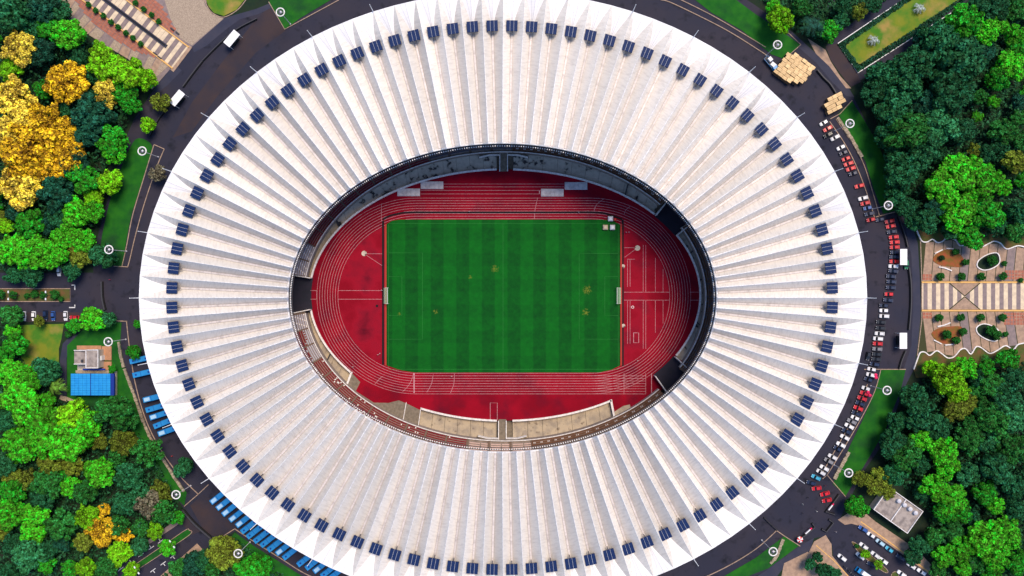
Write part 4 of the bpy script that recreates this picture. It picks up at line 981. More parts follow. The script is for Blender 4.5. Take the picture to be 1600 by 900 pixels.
for cx_, cy_, sg in ((1484,405,1), (1482,522,-1)):
    e = spline([(cx_-27,cy_),(cx_-14,cy_-13*sg),(cx_+5,cy_-14*sg),(cx_+20,cy_-2*sg),(cx_+20,cy_+11*sg),(cx_+4,cy_+12*sg),(cx_-16,cy_+9*sg)], 5, True)
    b_ = MB(); b_.prism(W(e), .02, .28); b_.build('red_bed', M['redbed'], pl)
    for q in ([(cx_-24,cy_-9*sg),(cx_-12,cy_-15*sg)], [(cx_-6,cy_-17*sg),(cx_+6,cy_-16*sg)], [(cx_-18,cy_+12*sg),(cx_-8,cy_+14*sg),(cx_+2,cy_+18*sg)]):
        b_ = MB(); b_.ribbon(W(spline(q, 5)), .5, .1, .6); b_.build('curved_bench', M['trim'], pl)
for cx_, cy_, sg in ((1544,410,1), (1543,518,-1)):
    e = spline([(cx_-18,cy_+6*sg),(cx_-15,cy_-4*sg),(cx_,cy_-13*sg),(cx_+14,cy_-14*sg),(cx_+17,cy_),(cx_+6,cy_+9*sg),(cx_-8,cy_+12*sg)], 5, True)
    b_ = MB(); b_.prism(W(e), .02, .3); b_.build('kidney_bed', M['ground'], pl)
    b_ = MB(); b_.ribbon(W(e), .45, .02, .5, closed=True); b_.build('bed_rim', M['trim'], pl)
# upper left plaza
p2 = sheet('plaza', [(90,-30),(330,-30),(322,8),(333,22),(350,29),(300,73),(272,101),(238,140),(205,95),(165,70),(128,46),(100,25)], .05, 'paveg', .3)
dx, dy = .797, .604; nx, ny = .604, -.797
def bp(s_, q): return (150.5 + dx*s_ + nx*q, 8.5 + dy*s_ + ny*q)       # s along the walk, q across it (px); left kerb q=-6, right kerb q=35
i = 0; s_ = -60
while s_ < 153:
    e = min(s_ + 6.8, 154); m_ = 'cream' if i % 2 else 'paveg'
    ch0, ch1 = 13.0, 17.5
    if e < 128:
        slab([bp(s_+.3, -5), bp(e, -5), bp(e, ch0-.6), bp(s_+.3, ch0-.6)], m_, p2); slab([bp(s_+.3, ch1+.6), bp(e, ch1+.6), bp(e, 34), bp(s_+.3, 34)], m_ if i % 3 else 'cream', p2)
    else: slab([bp(s_+.3, -5), bp(e, -5), bp(e, 34), bp(s_+.3, 34)], m_, p2)
    s_ = e; i += 1
b_ = MB(); b_.ribbon(W([bp(-60, 15.2), bp(127, 15.2)]), 1.6, .05, .5); b_.build('stone_channel', M['asphalt2'], p2)
b_ = MB(); b_.ribbon(W([bp(-60, 15.2), bp(125, 15.2)]), .7, .5, .506); b_.build('channel_slot', M['black'], p2)
for q in (-6.3, 35.3):
    b_ = MB(); b_.ribbon(W([bp(-60, q), bp(155, q)]), .6, .02, .4); b_.build('yellow_kerb', M['yellowkerb'], p2)
b_ = MB(); b_.ribbon(W([bp(156, -10), bp(156, 38)]), 1.8, .02, .12); b_.build('threshold', M['pave'], p2)
lb = [(108,-12),(118,2),(132,22),(150,42),(178,62),(205,78),(232,88),(255,94)]
lo_ = [(96,0),(104,22),(118,38),(138,54),(170,74),(200,92),(222,108),(240,122)]
i = 0
for (a, b), (c, d) in zip(zip(lb, lb[1:]), zip(lo_, lo_[1:])):
    for f in (0, .5):
        p = lambda u, v, k: (u[0]+(v[0]-u[0])*k, u[1]+(v[1]-u[1])*k)
        slab([p(a, b, f+.03), p(a, b, f+.47), p(c, d, f+.47), p(c, d, f+.03)], ('gravel', 'pave', 'gravel', 'paveg')[i % 4], p2, .12); i += 1
for rng_s, q0, q1, inside in ((range(-58, 118, 6), -25, -7.5, 0), (range(-58, 122, 6), 37, 62, 1)):
    for s0 in rng_s:
        for j in range(5):
            st_ = (q1-q0)/5; qa, qb = q0+st_*j+.25, q0+st_*(j+1)-.25; c_ = bp(s0+3, (qa+qb)/2)
            if inside == 0:
                yl = yint(lb, c_[0]) if c_[0] > 108 else -99
                if c_[1] > yl - 1.5: continue
            else:
                if c_[0] > 249 + max(0, min(30, c_[1]*.55)): continue
            slab([bp(s0+.25, qa), bp(s0+5.75, qa), bp(s0+5.75, qb), bp(s0+.25, qb)], 'brick', p2, .12 + .004*((s0//6+j) % 2), 'brick_panel')
slab([(251,-20),(318,-20),(320,8),(332,22),(349,29.5),(300,71),(282,60),(266,28)], 'gravel', p2, .11, 'pebble_field')
slab([(255,95),(266,101),(240,124),(226,108)], 'gravel', p2, .115, 'pebble_field')
for x, y in ((243, 84), (250, 90), (270, 46), (278, 52)):
    b_ = MB(); b_.box(*XY(x, y), .1, .55, 1.9, .55, -.64); b_.box(*XY(x, y), .55, .62, 2.0, .6, -.64); b_.build('stone_bench', M['steel'], p2)

# ------------------------------------------------------------------ street furniture
for i, (x, y, lab) in enumerate(((438,19,'on the lawn strip at the top left edge'), (222,236,'at the upper end of the left lawn strip'), (170,390,'at the lower end of the left lawn strip'), (169,534,'beside the small grey roofed building'),
        (275,773,'at the lower end of the lower left lawn'), (372,865,'among trees beside the row of blue buses'), (1208,862,'on the lawn corner by the lower right gate'), (1326,739,'at the lower end of the lower right lawn strip'),
        (1386,610,'at the upper end of the lower right lawn strip'), (1388,321,'at the lower end of the upper right lawn strip'), (1328,193,'at the upper end of the upper right lawn strip'), (1215,70,'beside the large pallet yard'))):
    p = P(x, y, 14); o = empty('street_lamp', (p[0], p[1], 0)); tag(o, f'tall white ring lamp {lab}', 'street lamp', 'ring lamps round the stadium')
    b_ = MB(); b_.cyl(0, 0, -.1, 14.3, .17, .10, 10); b_.cyl(0, 0, 0, .5, .4, .3, 10); b_.build('pole', M['galv'], o)
    b_ = MB(); b_.torus(0, 0, 14, 1.78, .27, 28, 8); b_.build('ring_head', M['trim'], o, True)
    b_ = MB(); b_.cyl(0, 0, 13.5, 14.0, .95, 1.05, 16); b_.build('lamp_housing', M['steel'], o)
    b_ = MB(); b_.cyl(.15, .05, 14.02, 14.6, .62, .12, 4); b_.build('lamp_cap', M['white'], o)
    for q in range(3):
        a = q*2.094; b_ = MB(); b_.tube([(0, 0, 13.9), (1.7*math.cos(a), 1.7*math.sin(a), 14)], [.06, .06], 5); b_.build('spoke', M['galv'], o)
for x, y, a, lab in ((31,461.5,0,'white double median lamp nearer the left edge'), (88,461.5,0,'white double median lamp nearer the stadium'), (281,841,R(35),'white double lamp near the rounded median tip'), (227,881,R(35),'white double lamp further down the lower left median')):
    p = XY(x, y); o = empty('median_lamp', (*p, .1), a); tag(o, lab, 'street lamp', 'double lamps on the medians')
    b_ = MB(); b_.cyl(0, 0, 0, 7, .14, .08, 8); b_.build('pole', M['steel'], o)
    for sgn in (-1, 1):
        b_ = MB(); b_.tube([(0, 0, 6.9), (0, sgn*1.5, 7.3)], [.06, .05], 6); b_.build('arm', M['steel'], o)
        b_ = MB(); b_.box(0, sgn*1.6, 7.15, 7.45, .5, 1.1, 0, 0, .8, .8); b_.build('lamp_head', M['white'], o)
# white flat canopies on posts
for x, y, lx_, ly_, a, lab in ((362,60,26,12.5,R(50),'white flat canopy nearest the striped walk'), (276.5,153,25,12,R(50),'white flat canopy beside the olive street tree'),
                               (1412,401.5,11,25,0,'white flat canopy beside the row of red cars'), (1411.5,532.5,11.5,25,0,'white flat canopy standing alone on the right forecourt')):
    z = 4.2; p = P(x, y, z); o = empty('canopy', (p[0], p[1], .02), a); tag(o, lab, 'canopy', 'white canopies on the ring road')
    k_ = S*(1-z/H); lw, lh = lx_*k_, ly_*k_
    n_ = 6; along = lw >= lh
    for q in range(n_):
        b_ = MB(); f = (q+.5)/n_ - .5
        if along: b_.box(f*lw, 0, z-.12, z + .02*(q % 2), lw/n_*.985, lh)
        else: b_.box(0, f*lh, z-.12, z + .02*(q % 2), lw, lh/n_*.985)
        b_.build('roof_panel', M['tarp'], o)
    for ux in (-.46, .46):
        for uy in (-.46, .46):
            b_ = MB(); b_.cyl(ux*lw, uy*lh, 0, z-.12, .09, .09, 8); b_.build('post', M['white'], o)
    b_ = MB(); b_.box(0, 0, z-.35, z-.13, lw*.98, .12); b_.box(0, 0, z-.35, z-.13, .12, lh*.98); b_.build('frame', M['steel'], o)
    b_ = MB(); b_.box(0, 0, 0, .9, lw*.55, lh*.55); b_.build('shade_block', M['black'], o)  # black block standing in for the shade beneath the canopy
# black barriers and railings
def barrier(pts, lab, hgt=1.1, wd=.5, cat='barrier', name='barrier'):
    L_ = W(spline(pts, 5) if len(pts) > 2 and name != 'gate_barrier' else pts); o = empty(name, (*L_[0], 0)); tag(o, lab, cat, 'black barriers round the ring road')
    L2 = [(x - L_[0][0], y - L_[0][1]) for x, y in L_]
    b_ = MB(); b_.ribbon(L2, wd, .02, hgt*.55); b_.build('base', M['black'], o)
    b_ = MB(); b_.ribbon(L2, wd*.5, hgt*.9, hgt); b_.build('top_rail', M['steel'], o)
    b_ = MB()
    for i in range(0, len(L2)-1):
        n_ = max(1, int(math.dist(L2[i], L2[i+1])/1.5))
        for q in range(n_): b_.box(L2[i][0]+(L2[i+1][0]-L2[i][0])*q/n_, L2[i][1]+(L2[i+1][1]-L2[i][1])*q/n_, hgt*.5, hgt*.92, .08, .08)
    tag(b_.build('balusters', M['steel'], o), kind='stuff')
barrier([(402,30),(372,46),(345,68),(318,95)], 'black barrier along the road above the upper left canopy', wd=.7)
barrier([(317,96),(300,118),(287,136)], 'black barrier between the two upper left canopies', wd=.9)
barrier([(272,158),(250,185),(235,213)], 'black barrier from the lower canopy down to the left lawn strip')
barrier([(160,440),(161,465),(165,484)], 'black barrier across the left gate road', wd=1.2)
barrier([(287,797),(305,818),(335,844)], 'black barrier across the lower left gate', wd=1.5)
barrier([(1402,338),(1412,366),(1417,386)], 'black barrier above the canopy on the right forecourt', wd=.9)
barrier([(1419,418),(1422,445),(1422,478),(1419,515)], 'black barrier between the two canopies of the right forecourt', wd=1.0)
barrier([(1414,548),(1408,562),(1404,576)], 'black barrier below the lower canopy of the right forecourt', wd=.9)
barrier([(1276,110),(1286,122),(1296,132),(1305,146)], 'black barrier between the two pallet yards', wd=1.1)
barrier([(1310,772),(1300,786),(1289,799),(1303,803)], 'black angled gate barrier beside the two red cars', wd=.9, name='gate_barrier')
barrier([(1294,811),(1301,816),(1290,830),(1283,826)], 'black U shaped gate barrier in the middle of the lower right gate', wd=.9, name='gate_barrier')
barrier([(1268,817),(1272,823),(1258,835),(1246,842)], 'black gate barrier with a banner beside the red parasol', wd=.9, name='gate_barrier')
barrier([(1193,808),(1205,820),(1214,828)], 'black barrier from the roof edge to the lower right lawn', wd=.35)
for (x0, y0), (x1, y1), lab in (((1292,795),(1300,785),'pale banner fixed along the upper gate barrier'), ((1256,832),(1266,823),'pale banner fixed along the lower gate barrier')):
    b_ = MB(); b_.ribbon(W([(x0,y0),(x1,y1)]), .45, 1.12, 1.9); o = b_.build('banner', M['pink']); tag(o, lab, 'banner', 'gate banners')
    b_ = MB(); b_.ribbon(W([(x0,y0),(x0+(x1-x0)*.75,y0+(y1-y0)*.75)]), .5, 1.3, 1.93); b_.build('white_panel', M['white'], o)
# red and white parasol
p = P(1250.5, 843.5, 2.5); o = empty('parasol', (p[0], p[1], 0)); tag(o, 'round red and white striped parasol at the lower right gate', 'parasol')
b_ = MB(); b_.cyl(0, 0, 0, 2.6, .05, .05, 6); b_.build('pole', M['galv'], o)
for q in range(8):
    a, b = q*math.pi/4, (q+1)*math.pi/4; b_ = MB(); b_.tri((0, 0, 2.75), (1.45*math.cos(a), 1.45*math.sin(a), 2.2), (1.45*math.cos(b), 1.45*math.sin(b), 2.2)); b_.build('canopy_gore', M['red' if q % 2 else 'white'], o)
for i, (x, y) in enumerate(((1369,586), (1369.5,590), (1360,618), (1357,613))):
    p = P(x, y, 2.2); o = empty('parasol', (p[0], p[1], 0)); tag(o, f'small pink parasol, {nth(i+1)} from the {"top" if i < 2 else "bottom"} by the lower right cars' if i < 2 else f'small pink parasol behind the red cars, the {"lower" if i == 2 else "upper"} one', 'parasol', 'pink parasols')
    b_ = MB(); b_.cyl(0, 0, 0, 2.2, .04, .04, 6); b_.build('pole', M['galv'], o)
    b_ = MB(); b_.cyl(0, 0, 1.9, 2.3, .75, .06, 8); b_.build('canopy', M['pink'], o)
# rough stone edging wall along the lower left and right lawns
def stonewall(pts, lab, wd=1.2):
    L_ = W(spline(pts, 8)); o = empty('stone_wall', (*L_[0], 0)); tag(o, lab, 'wall', 'rough stone retaining walls'); rg = random.Random(len(pts))
    for i in range(len(L_)-1):
        a, b = L_[i], L_[i+1]; n_ = max(1, round(math.dist(a, b)/1.6))
        for q in range(n_):
            p0, p1 = lerp(a, b, q/n_), lerp(a, b, (q+.93)/n_); b_ = MB()
            b_.ribbon([(p0[0]-L_[0][0], p0[1]-L_[0][1]), (p1[0]-L_[0][0], p1[1]-L_[0][1])], wd*rg.uniform(.7, 1.15), -.1, rg.uniform(.45, .8)); b_.build('stone_block', M['stone'], o)
stonewall([(186,534),(189,555),(194,574)], 'rough stone wall beside the building lawn, upper piece')
stonewall([(195,576),(201,593),(212,622),(230,672),(252,712),(288,768)], 'long rough stone wall down the lower left lawn')
stonewall([(1326,706),(1316,724),(1303,748)], 'short rough stone wall at the foot of the lower right lawn', 1.6)
stonewall([(1308,184),(1328,214),(1346,246)], 'rough pale stone edge of the upper right lawn strip', 1.5)
stonewall([(1203,880),(1213,868),(1223,842)], 'short rough stone wall on the lawn by the lower right gate', 1.4)

# ------------------------------------------------------------------ buildings
p = P(146, 560, 0); bd = empty('service_building', (p[0], p[1], 0)); tag(bd, 'small grey flat roofed service building beside the lawn on the left', 'building')
def bbox(x0, y0, x1, y1, z0, z1, m, name, par, zref=None):
    zr = z1 if zref is None else zref; a, b = XY(x0, y0, zr), XY(x1, y1, zr); q = MB()
    q.box((a[0]+b[0])/2 - par.location.x, (a[1]+b[1])/2 - par.location.y, z0, z1, abs(b[0]-a[0]), abs(b[1]-a[1])); return q.build(name, M[m], par)
bbox(115.6, 547.4, 133.6, 569, 0, 4.4, 'wall', 'wing', bd, 4.6); bbox(116, 547.8, 133.2, 568.6, 4.4, 4.6, 'roofgrey', 'wing_roof', bd)
bbox(134.6, 546.9, 152.6, 575, 0, 5.0, 'wall', 'main_block', bd, 5.2); bbox(135, 547.3, 152.2, 574.6, 5.0, 5.2, 'roofgrey', 'main_roof', bd)
for x0, y0, x1, y1 in ((115.2,547,133.8,548),(115.2,568.4,133.8,569.4),(134.2,546.4,153,547.5),(134.2,574.4,153,575.4),(133.5,546.4,134.6,575.4),(152.2,547.5,153,574.4)): bbox(x0, y0, x1, y1, 4.7, 5.7, 'trim', 'parapet', bd)
bbox(159, 541, 174, 563, 0, .5, 'redroof', 'terrace', bd); bbox(159, 565, 174, 578, 0, .5, 'redroof', 'terrace', bd); bbox(120, 540, 158, 546, 0, .4, 'redroof', 'terrace', bd); bbox(121,570,134,579,0,1.2,'wall','step',bd)
bbox(153.6, 556, 158.4, 563, .3, 3.2, 'white', 'cool_unit', bd); bbox(126, 562, 129, 566, 4.6, 5.3, 'steel', 'vent', bd)
bbox(129, 576, 164, 578.5, 2.6, 3.0, 'bluedark', 'awning', bd); bbox(118, 578.6, 170, 582.5, 0, .4, 'conc2', 'terrace', bd)
p = P(144, 602, 0); bl = empty('blue_roof_hall', (p[0], p[1], 0)); tag(bl, 'low hall with a bright blue sheet roof below the grey building', 'building')
zr = 5.0
bbox(112, 585, 172, 618, 0, 4.0, 'wall', 'wall', bl, 4.4)
for ix in range(2):
    for iy in range(9):
        for jx in range(5):
            x0 = (110.6 if ix == 0 else 142.0) + jx*6.1; y0 = 583.8 + iy*3.78
            zz = 5.2 - .05*abs(iy-4); b_ = bbox(x0+.12, y0+.12, x0+5.95, y0+3.62, zz-.15, zz+.02*((jx+iy) % 2), 'bluetile', 'roof_sheet', bl)
bbox(141.0, 583.8, 141.8, 618, 4.85, 5.28, 'bluedark', 'ridge', bl); bbox(172.6, 584, 178, 618, 3.8, 4.9, 'bluedark', 'gable_sheet', bl); bbox(178.5,580,181.5,619,0,1.0,'conc','yard_wall',bl)
bbox(110.6, 584, 172.6, 618, 4.2, 4.7, 'bluedark', 'roof_deck', bl)
# tank house at lower right, turned
p = P(1403, 797, 4.0); th = empty('tank_house', (p[0], p[1], 0), R(-35.5)); tag(th, 'grey flat roofed tank house with four round tanks by the lower right trees', 'building')
b_ = MB(); b_.box(0, 0, 0, 3.8, 18.6, 12.2); b_.build('wall', M['wall'], th)
b_ = MB(); b_.box(-4.7, 0, 3.8, 4.0, 8.8, 11.8); b_.build('roof_slab', M['roofgrey'], th); b_ = MB(); b_.box(4.7, 0, 3.8, 4.02, 8.8, 11.8); b_.build('roof_slab', M['roofgrey'], th)
for x0, y0, lx_, ly_ in ((0, 6.1, 19, .3), (0, -6.1, 19, .3), (-9.35, 0, .3, 11.9), (9.35, 0, .3, 11.9), (0, 0, .35, 11.9)):
    b_ = MB(); b_.box(x0, y0, 3.7, 4.5, lx_, ly_); b_.build('parapet', M['trim'], th)
for q in range(4):
    b_ = MB(); b_.cyl(-2.6 + 3.1*q, 3.6, 4.0, 5.3, .95, .95, 16); b_.cyl(-2.6 + 3.1*q, 3.6, 5.3, 5.6, .95, .3, 16); b_.build('water_tank', M['galv'], th)
b_ = MB(); b_.box(10.5, -2, 0, 1.6, 1.6, 5.0); b_.build('lean_to', M['pave'], th)

# ------------------------------------------------------------------ pallet yards
pal = MB(); pal.box(0, 0, 0, 1, 1, 1); 
def pallet_stack(loc, a, lx_, ly_, h, lab, grp, v):
    o = empty('pallet_stack', loc, a); tag(o, lab, 'pallet stack', grp)
    n_ = max(4, int(h/.28))
    for q in range(n_):
        pass
    b_ = MB()
    for q in range(n_): z = h*q/n_; b_.box(0, 0, z, z + h/n_*.55, lx_*.97, ly_*.97)
    b_.build('pallets', M['wood_shaded'], o)
    for q in range(2):
        b_ = MB(); b_.box(0, (q-.5)*ly_*.5, h-.06, h+.02+.012*q, lx_, ly_*.485); bo_ = b_.build('top_board', M['wood'], o); bo_.color = (.80*v, .56*v, .29*v, 1)
rp = random.Random(4)
def yard(cx_, cy_, ang, cols, rows, sx, sy, skip, name, grp):
    z = 2.6; a = R(ang); c, s2 = math.cos(a), math.sin(a); p0 = P(cx_, cy_, z)
    for r_ in range(rows):
        n_ = 0
        for q in range(cols):
            if (q, r_) in skip: continue
            n_ += 1; h = z + rp.uniform(-.35, .25); off = .5 if r_ % 2 else 0
            X, Y = (q - (cols-1)/2 + off*.4)*sx, (r_ - (rows-1)/2)*sy
            pallet_stack((p0[0] + X*c - Y*s2, p0[1] + X*s2 + Y*c, .03), a, sx*.95, sy*.93, h, f'wooden pallet stack {nth(n_)} from left, {nth(rows-r_)} row, {name}', grp, rp.uniform(.78, 1.12))
yard(1241, 108, -36, 6, 8, 2.35, 1.62, {(5,0),(4,0),(5,1),(0,7)}, 'large pallet yard', 'stacks of the large pallet yard')
yard(1304, 161, 27, 4, 4, 2.4, 1.75, {(3,0),(0,3)}, 'small pallet yard', 'stacks of the small pallet yard')

# ------------------------------------------------------------------ vehicles
def car_parts(L_, Wd, Hh, belt, hood, boot, cab0, cab1):
    """meshes of one car, x forward: body, glasshouse, roof, windscreen pillars, wheel, lamp"""
    body = MB(); hw = Wd/2
    secs = [(-L_/2, .80, boot-.12), (-L_/2+.12, .93, boot), (cab0, 1.0, belt), (cab1, 1.0, belt), (L_/2-.55, .95, hood), (L_/2-.1, .84, hood-.14), (L_/2, .72, hood-.28)]
    prof = lambda w_, zt: [(-hw*w_*.96, .22), (-hw*w_, .45), (-hw*w_, zt-.10), (-hw*w_*.90, zt), (hw*w_*.90, zt), (hw*w_, zt-.10), (hw*w_, .45), (hw*w_*.96, .22)]
    for (x0, w0, z0), (x1, w1, z1) in zip(secs, secs[1:]):
        a, b = prof(w0, z0), prof(w1, z1)
        for i in range(8):
            j = (i+1) % 8; body.quad((x0, *a[i]), (x0, *a[j]), (x1, *b[j]), (x1, *b[i]))
    for (x, w_, zt), fl in ((secs[0], 1), (secs[-1], 0)):
        n_ = len(body.v); q = [(x, *p) for p in prof(w_, zt)]; body.v += q; body.f.append(tuple(range(n_, n_+8)) if fl else tuple(range(n_+7, n_-1, -1))); body.m.append(0)
    gl_ = MB(); cx_ = (cab0+cab1)/2; 
    a = [(cab0, -hw*.9, belt), (cab1, -hw*.9, belt), (cab1, hw*.9, belt), (cab0, hw*.9, belt)]
    r0, r1 = cab0+.42, cab1-.75
    t_ = [(r0, -hw*.72, Hh-.05), (r1, -hw*.72, Hh-.05), (r1, hw*.72, Hh-.05), (r0, hw*.72, Hh-.05)]
    gl_.hexa(a + t_)
    rf = MB(); rf.hexa([(r0-.05, -hw*.74, Hh-.06), (r1+.05, -hw*.74, Hh-.06), (r1+.05, hw*.74, Hh-.06), (r0-.05, hw*.74, Hh-.06)] + [(r0+.05, -hw*.68, Hh), (r1-.08, -hw*.68, Hh), (r1-.08, hw*.68, Hh), (r0+.05, hw*.68, Hh)])
    wh = MB(); 
    n_ = 12; b0 = len(wh.v)
    for y in (-.1, .1): wh.v += [(.31*math.cos(2*math.pi*i/n_), y, .31*math.sin(2*math.pi*i/n_)) for i in range(n_)]
    for i in range(n_): j = (i+1) % n_; wh.f.append((i, j, n_+j, n_+i)); wh.m.append(0)
    wh.f += [tuple(range(n_-1, -1, -1)), tuple(range(n_, 2*n_))]; wh.m += [0, 0]
    lp = MB(); lp.box(0, 0, -.08, .08, .14, .34)
    return [('body', body.mesh('body', M['car'], False), (0, 0, 0)), ('glasshouse', gl_.mesh('glasshouse', M['glass']), (0, 0, 0)), ('roof', rf.mesh('roof', M['car']), (0, 0, .01))] + \
           [('wheel', None, (sx*L_*.31, sy*(hw-.12), .31)) for sx in (-1, 1) for sy in (-1, 1)] + [('headlight', None, (L_/2-.12, sy*hw*.55, hood-.2)) for sy in (-1, 1)], wh.mesh('wheel', M['tyre']), lp.mesh('headlight', M['lampglass'])
KIND = {'sedan': car_parts(4.45, 1.78, 1.46, .92, .88, .96, -1.75, .95), 'van': car_parts(4.5, 1.80, 1.72, 1.02, .98, 1.10, -2.10, 1.25), 'hatch': car_parts(3.9, 1.7, 1.5, .92, .88, 1.0, -1.85, .85)}
CC = {'white': (.78, .78, .80), 'red': (.58, .010, .014), 'navy': (.008, .018, .055), 'black': (.010, .012, .016), 'blue': (.03, .09, .30), 'grey': (.20, .20, .22), 'sky blue': (.06, .42, .62), 'pale blue': (.42, .62, .74), 'green': (.01, .16, .06)}
CARS = []
def cars(row, s_):
    for tok in s_.split(';'):
        x, y, a, c, *k = tok.split(','); CARS.append((float(x), float(y), float(a), c.strip(), k[0] if k else None, row))
cars('beside the upper right lawn strip', '1287,192,29,white;1293.4,201,29,red;1294,210.6,27,black,van;1305,215,27,white;1314,230.5,25,white;1318,238.7,22,navy;1322,248,20,red;1326,255.8,18,red;1329.5,263.5,18,red;1333,271,15,navy;1343,290.5,14,red;'
     '1348.7,309.6,14,white;1352,317.5,13,red;1355.7,325,13,blue;1358.5,334,12,navy')
cars('on the right forecourt', '1360.7,343.3,12,red;1375,343,12,navy;1390.3,345.6,12,red;1392,353.4,11,red;1393.5,362,8,navy;1396.6,370.5,6,red;1398,378.4,4,red;1398,386.3,2,red;1398,394.3,0,navy;1397.5,401.3,0,navy;1397.5,408.6,-1,red;1396,416.2,-3,white;'
     '1396,423.6,-8,navy;1392.4,432,-7,navy;1393,440.3,-5,navy;1392,449.4,-4,navy;1389,459.7,-2,red;1388,469,-6,navy;1381,477.4,-4,navy;1381,485.2,-2,white;1381.7,494,-3,white,van;1376.7,503.3,-5,black;1376,512.6,-5,black;1374.5,521.2,-4,white;1372,529.2,-5,white,van;'
     '1371.4,537,-3,red;1371,545.3,-4,grey;1370.5,553.5,-5,black;1369.4,561.2,-6,black;1366.6,569.3,-10,navy,van;1356.4,556.4,80,black;1416,413,90,green,van')
cars('beside the lower right lawn strip', '1362,577,-12,white;1361,586,-15,white,van;1356.6,593,-20,navy;1353,607,-20,white;1351,615,-20,red;1347,622.6,-20,red;1344,630.7,-22,navy;1341,638,-22,red;1338,646,-24,navy;1336,653,-25,white;1331,658.7,-25,grey;1327,666,-28,white;1322.7,674,-25,navy;'
     '1320,683.5,-28,white;1314,695,-28,white;1308.6,701,-28,navy;1301,714,-28,white;1295,720.5,-30,grey,van;1288,731.4,-30,white;1282.7,738,-30,white,van;1275,746,-25,sky blue;1267.5,754.5,-15,navy')
cars('by the lower right gate barriers', '1276,763,8,red;1289,771.5,15,red;1292,781.8,12,red')
cars('on the lower right street', '1348.4,826.4,-30,blue;1361,836,-32,white;1375.4,847.8,-37,pale blue,van;1389.4,858.5,-37,sky blue;1407.4,871,-32,navy;1424,884,-33,white;1440,893.6,-33,white;1349.5,853.4,-38,white;1367.5,867,-37,white;1380.4,876.5,-35,white;1315.7,871.4,-38,white,van;1344.4,869,-40,white,van;1362,881.5,-20,navy;1409,896.7,-35,white')
cars('along the left road', '37,494,91,white;52.6,494,91,white;71,492.5,91,navy,van;83,493.7,91,blue;102.4,493.7,91,white;92,424,90,white;116,496,0,red')
CARS.sort(key=lambda c: (c[5], c[1])); ck = {}; tot = {}
for c in CARS: tot[(c[5], c[3])] = tot.get((c[5], c[3]), 0) + 1
for x, y, a, c, k, row in CARS:
    kk = (row, c); ck[kk] = ck.get(kk, 0) + 1
    kind = k or ('hatch' if rp.random() < .3 else 'sedan')
    p = P(x, y, .8); o = empty('parked_car', (p[0], p[1], .035), R(a) + math.pi)
    lr = 'top' if 'left road' not in row else 'top'
    tag(o, (f'the only {c} car {row}' if tot[kk] == 1 else f'{c} car, {nth(ck[kk])} {c} one from the top {row}'), 'car', 'cars parked ' + row)
    parts, wm, lm = KIND[kind]; v = rp.uniform(.85, 1.1); col = tuple(q*v for q in CC[c])
    for nm, me, loc in parts:
        link(nm, me or (wm if nm == 'wheel' else lm), o, loc, 0, col)
# blue buses parked with one end under the roof
bm = {}
q = MB(); q.hexa([(-6, -1.25, .45), (6, -1.25, .45), (6, 1.25, .45), (-6, 1.25, .45), (-6, -1.28, 1.5), (6, -1.28, 1.5), (6, 1.28, 1.5), (-6, 1.28, 1.5)]); q.hexa([(-6, -1.28, 2.3), (6, -1.28, 2.3), (6, 1.28, 2.3), (-6, 1.28, 2.3), (-5.9, -1.12, 3.05), (5.9, -1.12, 3.05), (5.9, 1.12, 3.05), (-5.9, 1.12, 3.05)])
for xx in (-5.9, -4, -2, 0, 2, 4, 5.9): q.box(xx, 0, 1.5, 2.3, .2, 2.52)
bm['body'] = q.mesh('body', M['bus']); q = MB(); q.box(0, 0, 1.5, 2.3, 11.85, 2.46); bm['window_band'] = q.mesh('window_band', M['glass'])
q = MB(); q.box(0, 0, 3.05, 3.32, 2.6, 1.7, 0, 0, .92, .9); bm['roof_unit'] = q.mesh('roof_unit', M['buspale'])
q = MB(); q.box(0, 0, 3.05, 3.07, .12, 2.2); bm['roof_seam'] = q.mesh('roof_seam', M['bluedark'])
q = MB(); q.box(0, 0, 3.05, 3.12, .75, .75); bm['roof_hatch'] = q.mesh('roof_hatch', M['bluedark'])
bw = KIND['sedan'][1]
def bus(x, y, a, half, pale, lab, grp):
    ca, sa = math.cos(R(a)), math.sin(R(a)); p = P(x, y, 3.1); ex, ey = p[0] - ca*half*S, p[1] - sa*half*S       # outer end
    o = empty('bus', (ex + 6*ca, ey + 6*sa, .03), R(a)); tag(o, lab, 'bus', grp)
    link('body', bm['body'], o); link('window_band', bm['window_band'], o); link('roof_seam', bm['roof_seam'], o, (-2.2, 0, 0)); link('roof_hatch', bm['roof_hatch'], o, (1.5, 0, 0))
    if pale: link('roof_unit', bm['roof_unit'], o, (-4.1, 0, 0))
    else: link('roof_hatch', bm['roof_hatch'], o, (-4.4, 0, 0))
    for sx in (-3.6, 3.4):
        for sy in (-1.1, 1.1): w_ = link('wheel', bw, o, (sx, sy, .48)); w_.scale = (1.6, 1.3, 1.6)
for i, (x, y, a, pl_) in enumerate(((213,563,13,0), (217.7,584.5,13,0), (234,623,14,1), (238,638.5,16,0), (244,650,18,1), (250,663,22,0), (257,675,20,1))):
    bus(x, y, a, 11, pl_, f'blue bus, {nth(i+1)} from the top in the row at the stadium\'s left edge', 'blue buses at the left edge')
for i, (x, y, pl_) in enumerate(((336.5,780,1), (346,789.6,1), (355,799,1), (366,808,1), (376.5,816.5,1), (386,825,0), (395,833,0), (406,840,0), (416.5,846.5,0), (427.5,853.5,0), (440.5,859,1), (451.5,866,0), (474,876.5,0), (487,882,0), (499,887,1), (511,894,0), (523,898,0))):
    bus(x, y, 38, 9.5 if i < 5 else 11.5, pl_, f'blue bus, {nth(i+1)} from the left in the row at the lower left edge', 'blue buses at the lower left edge')
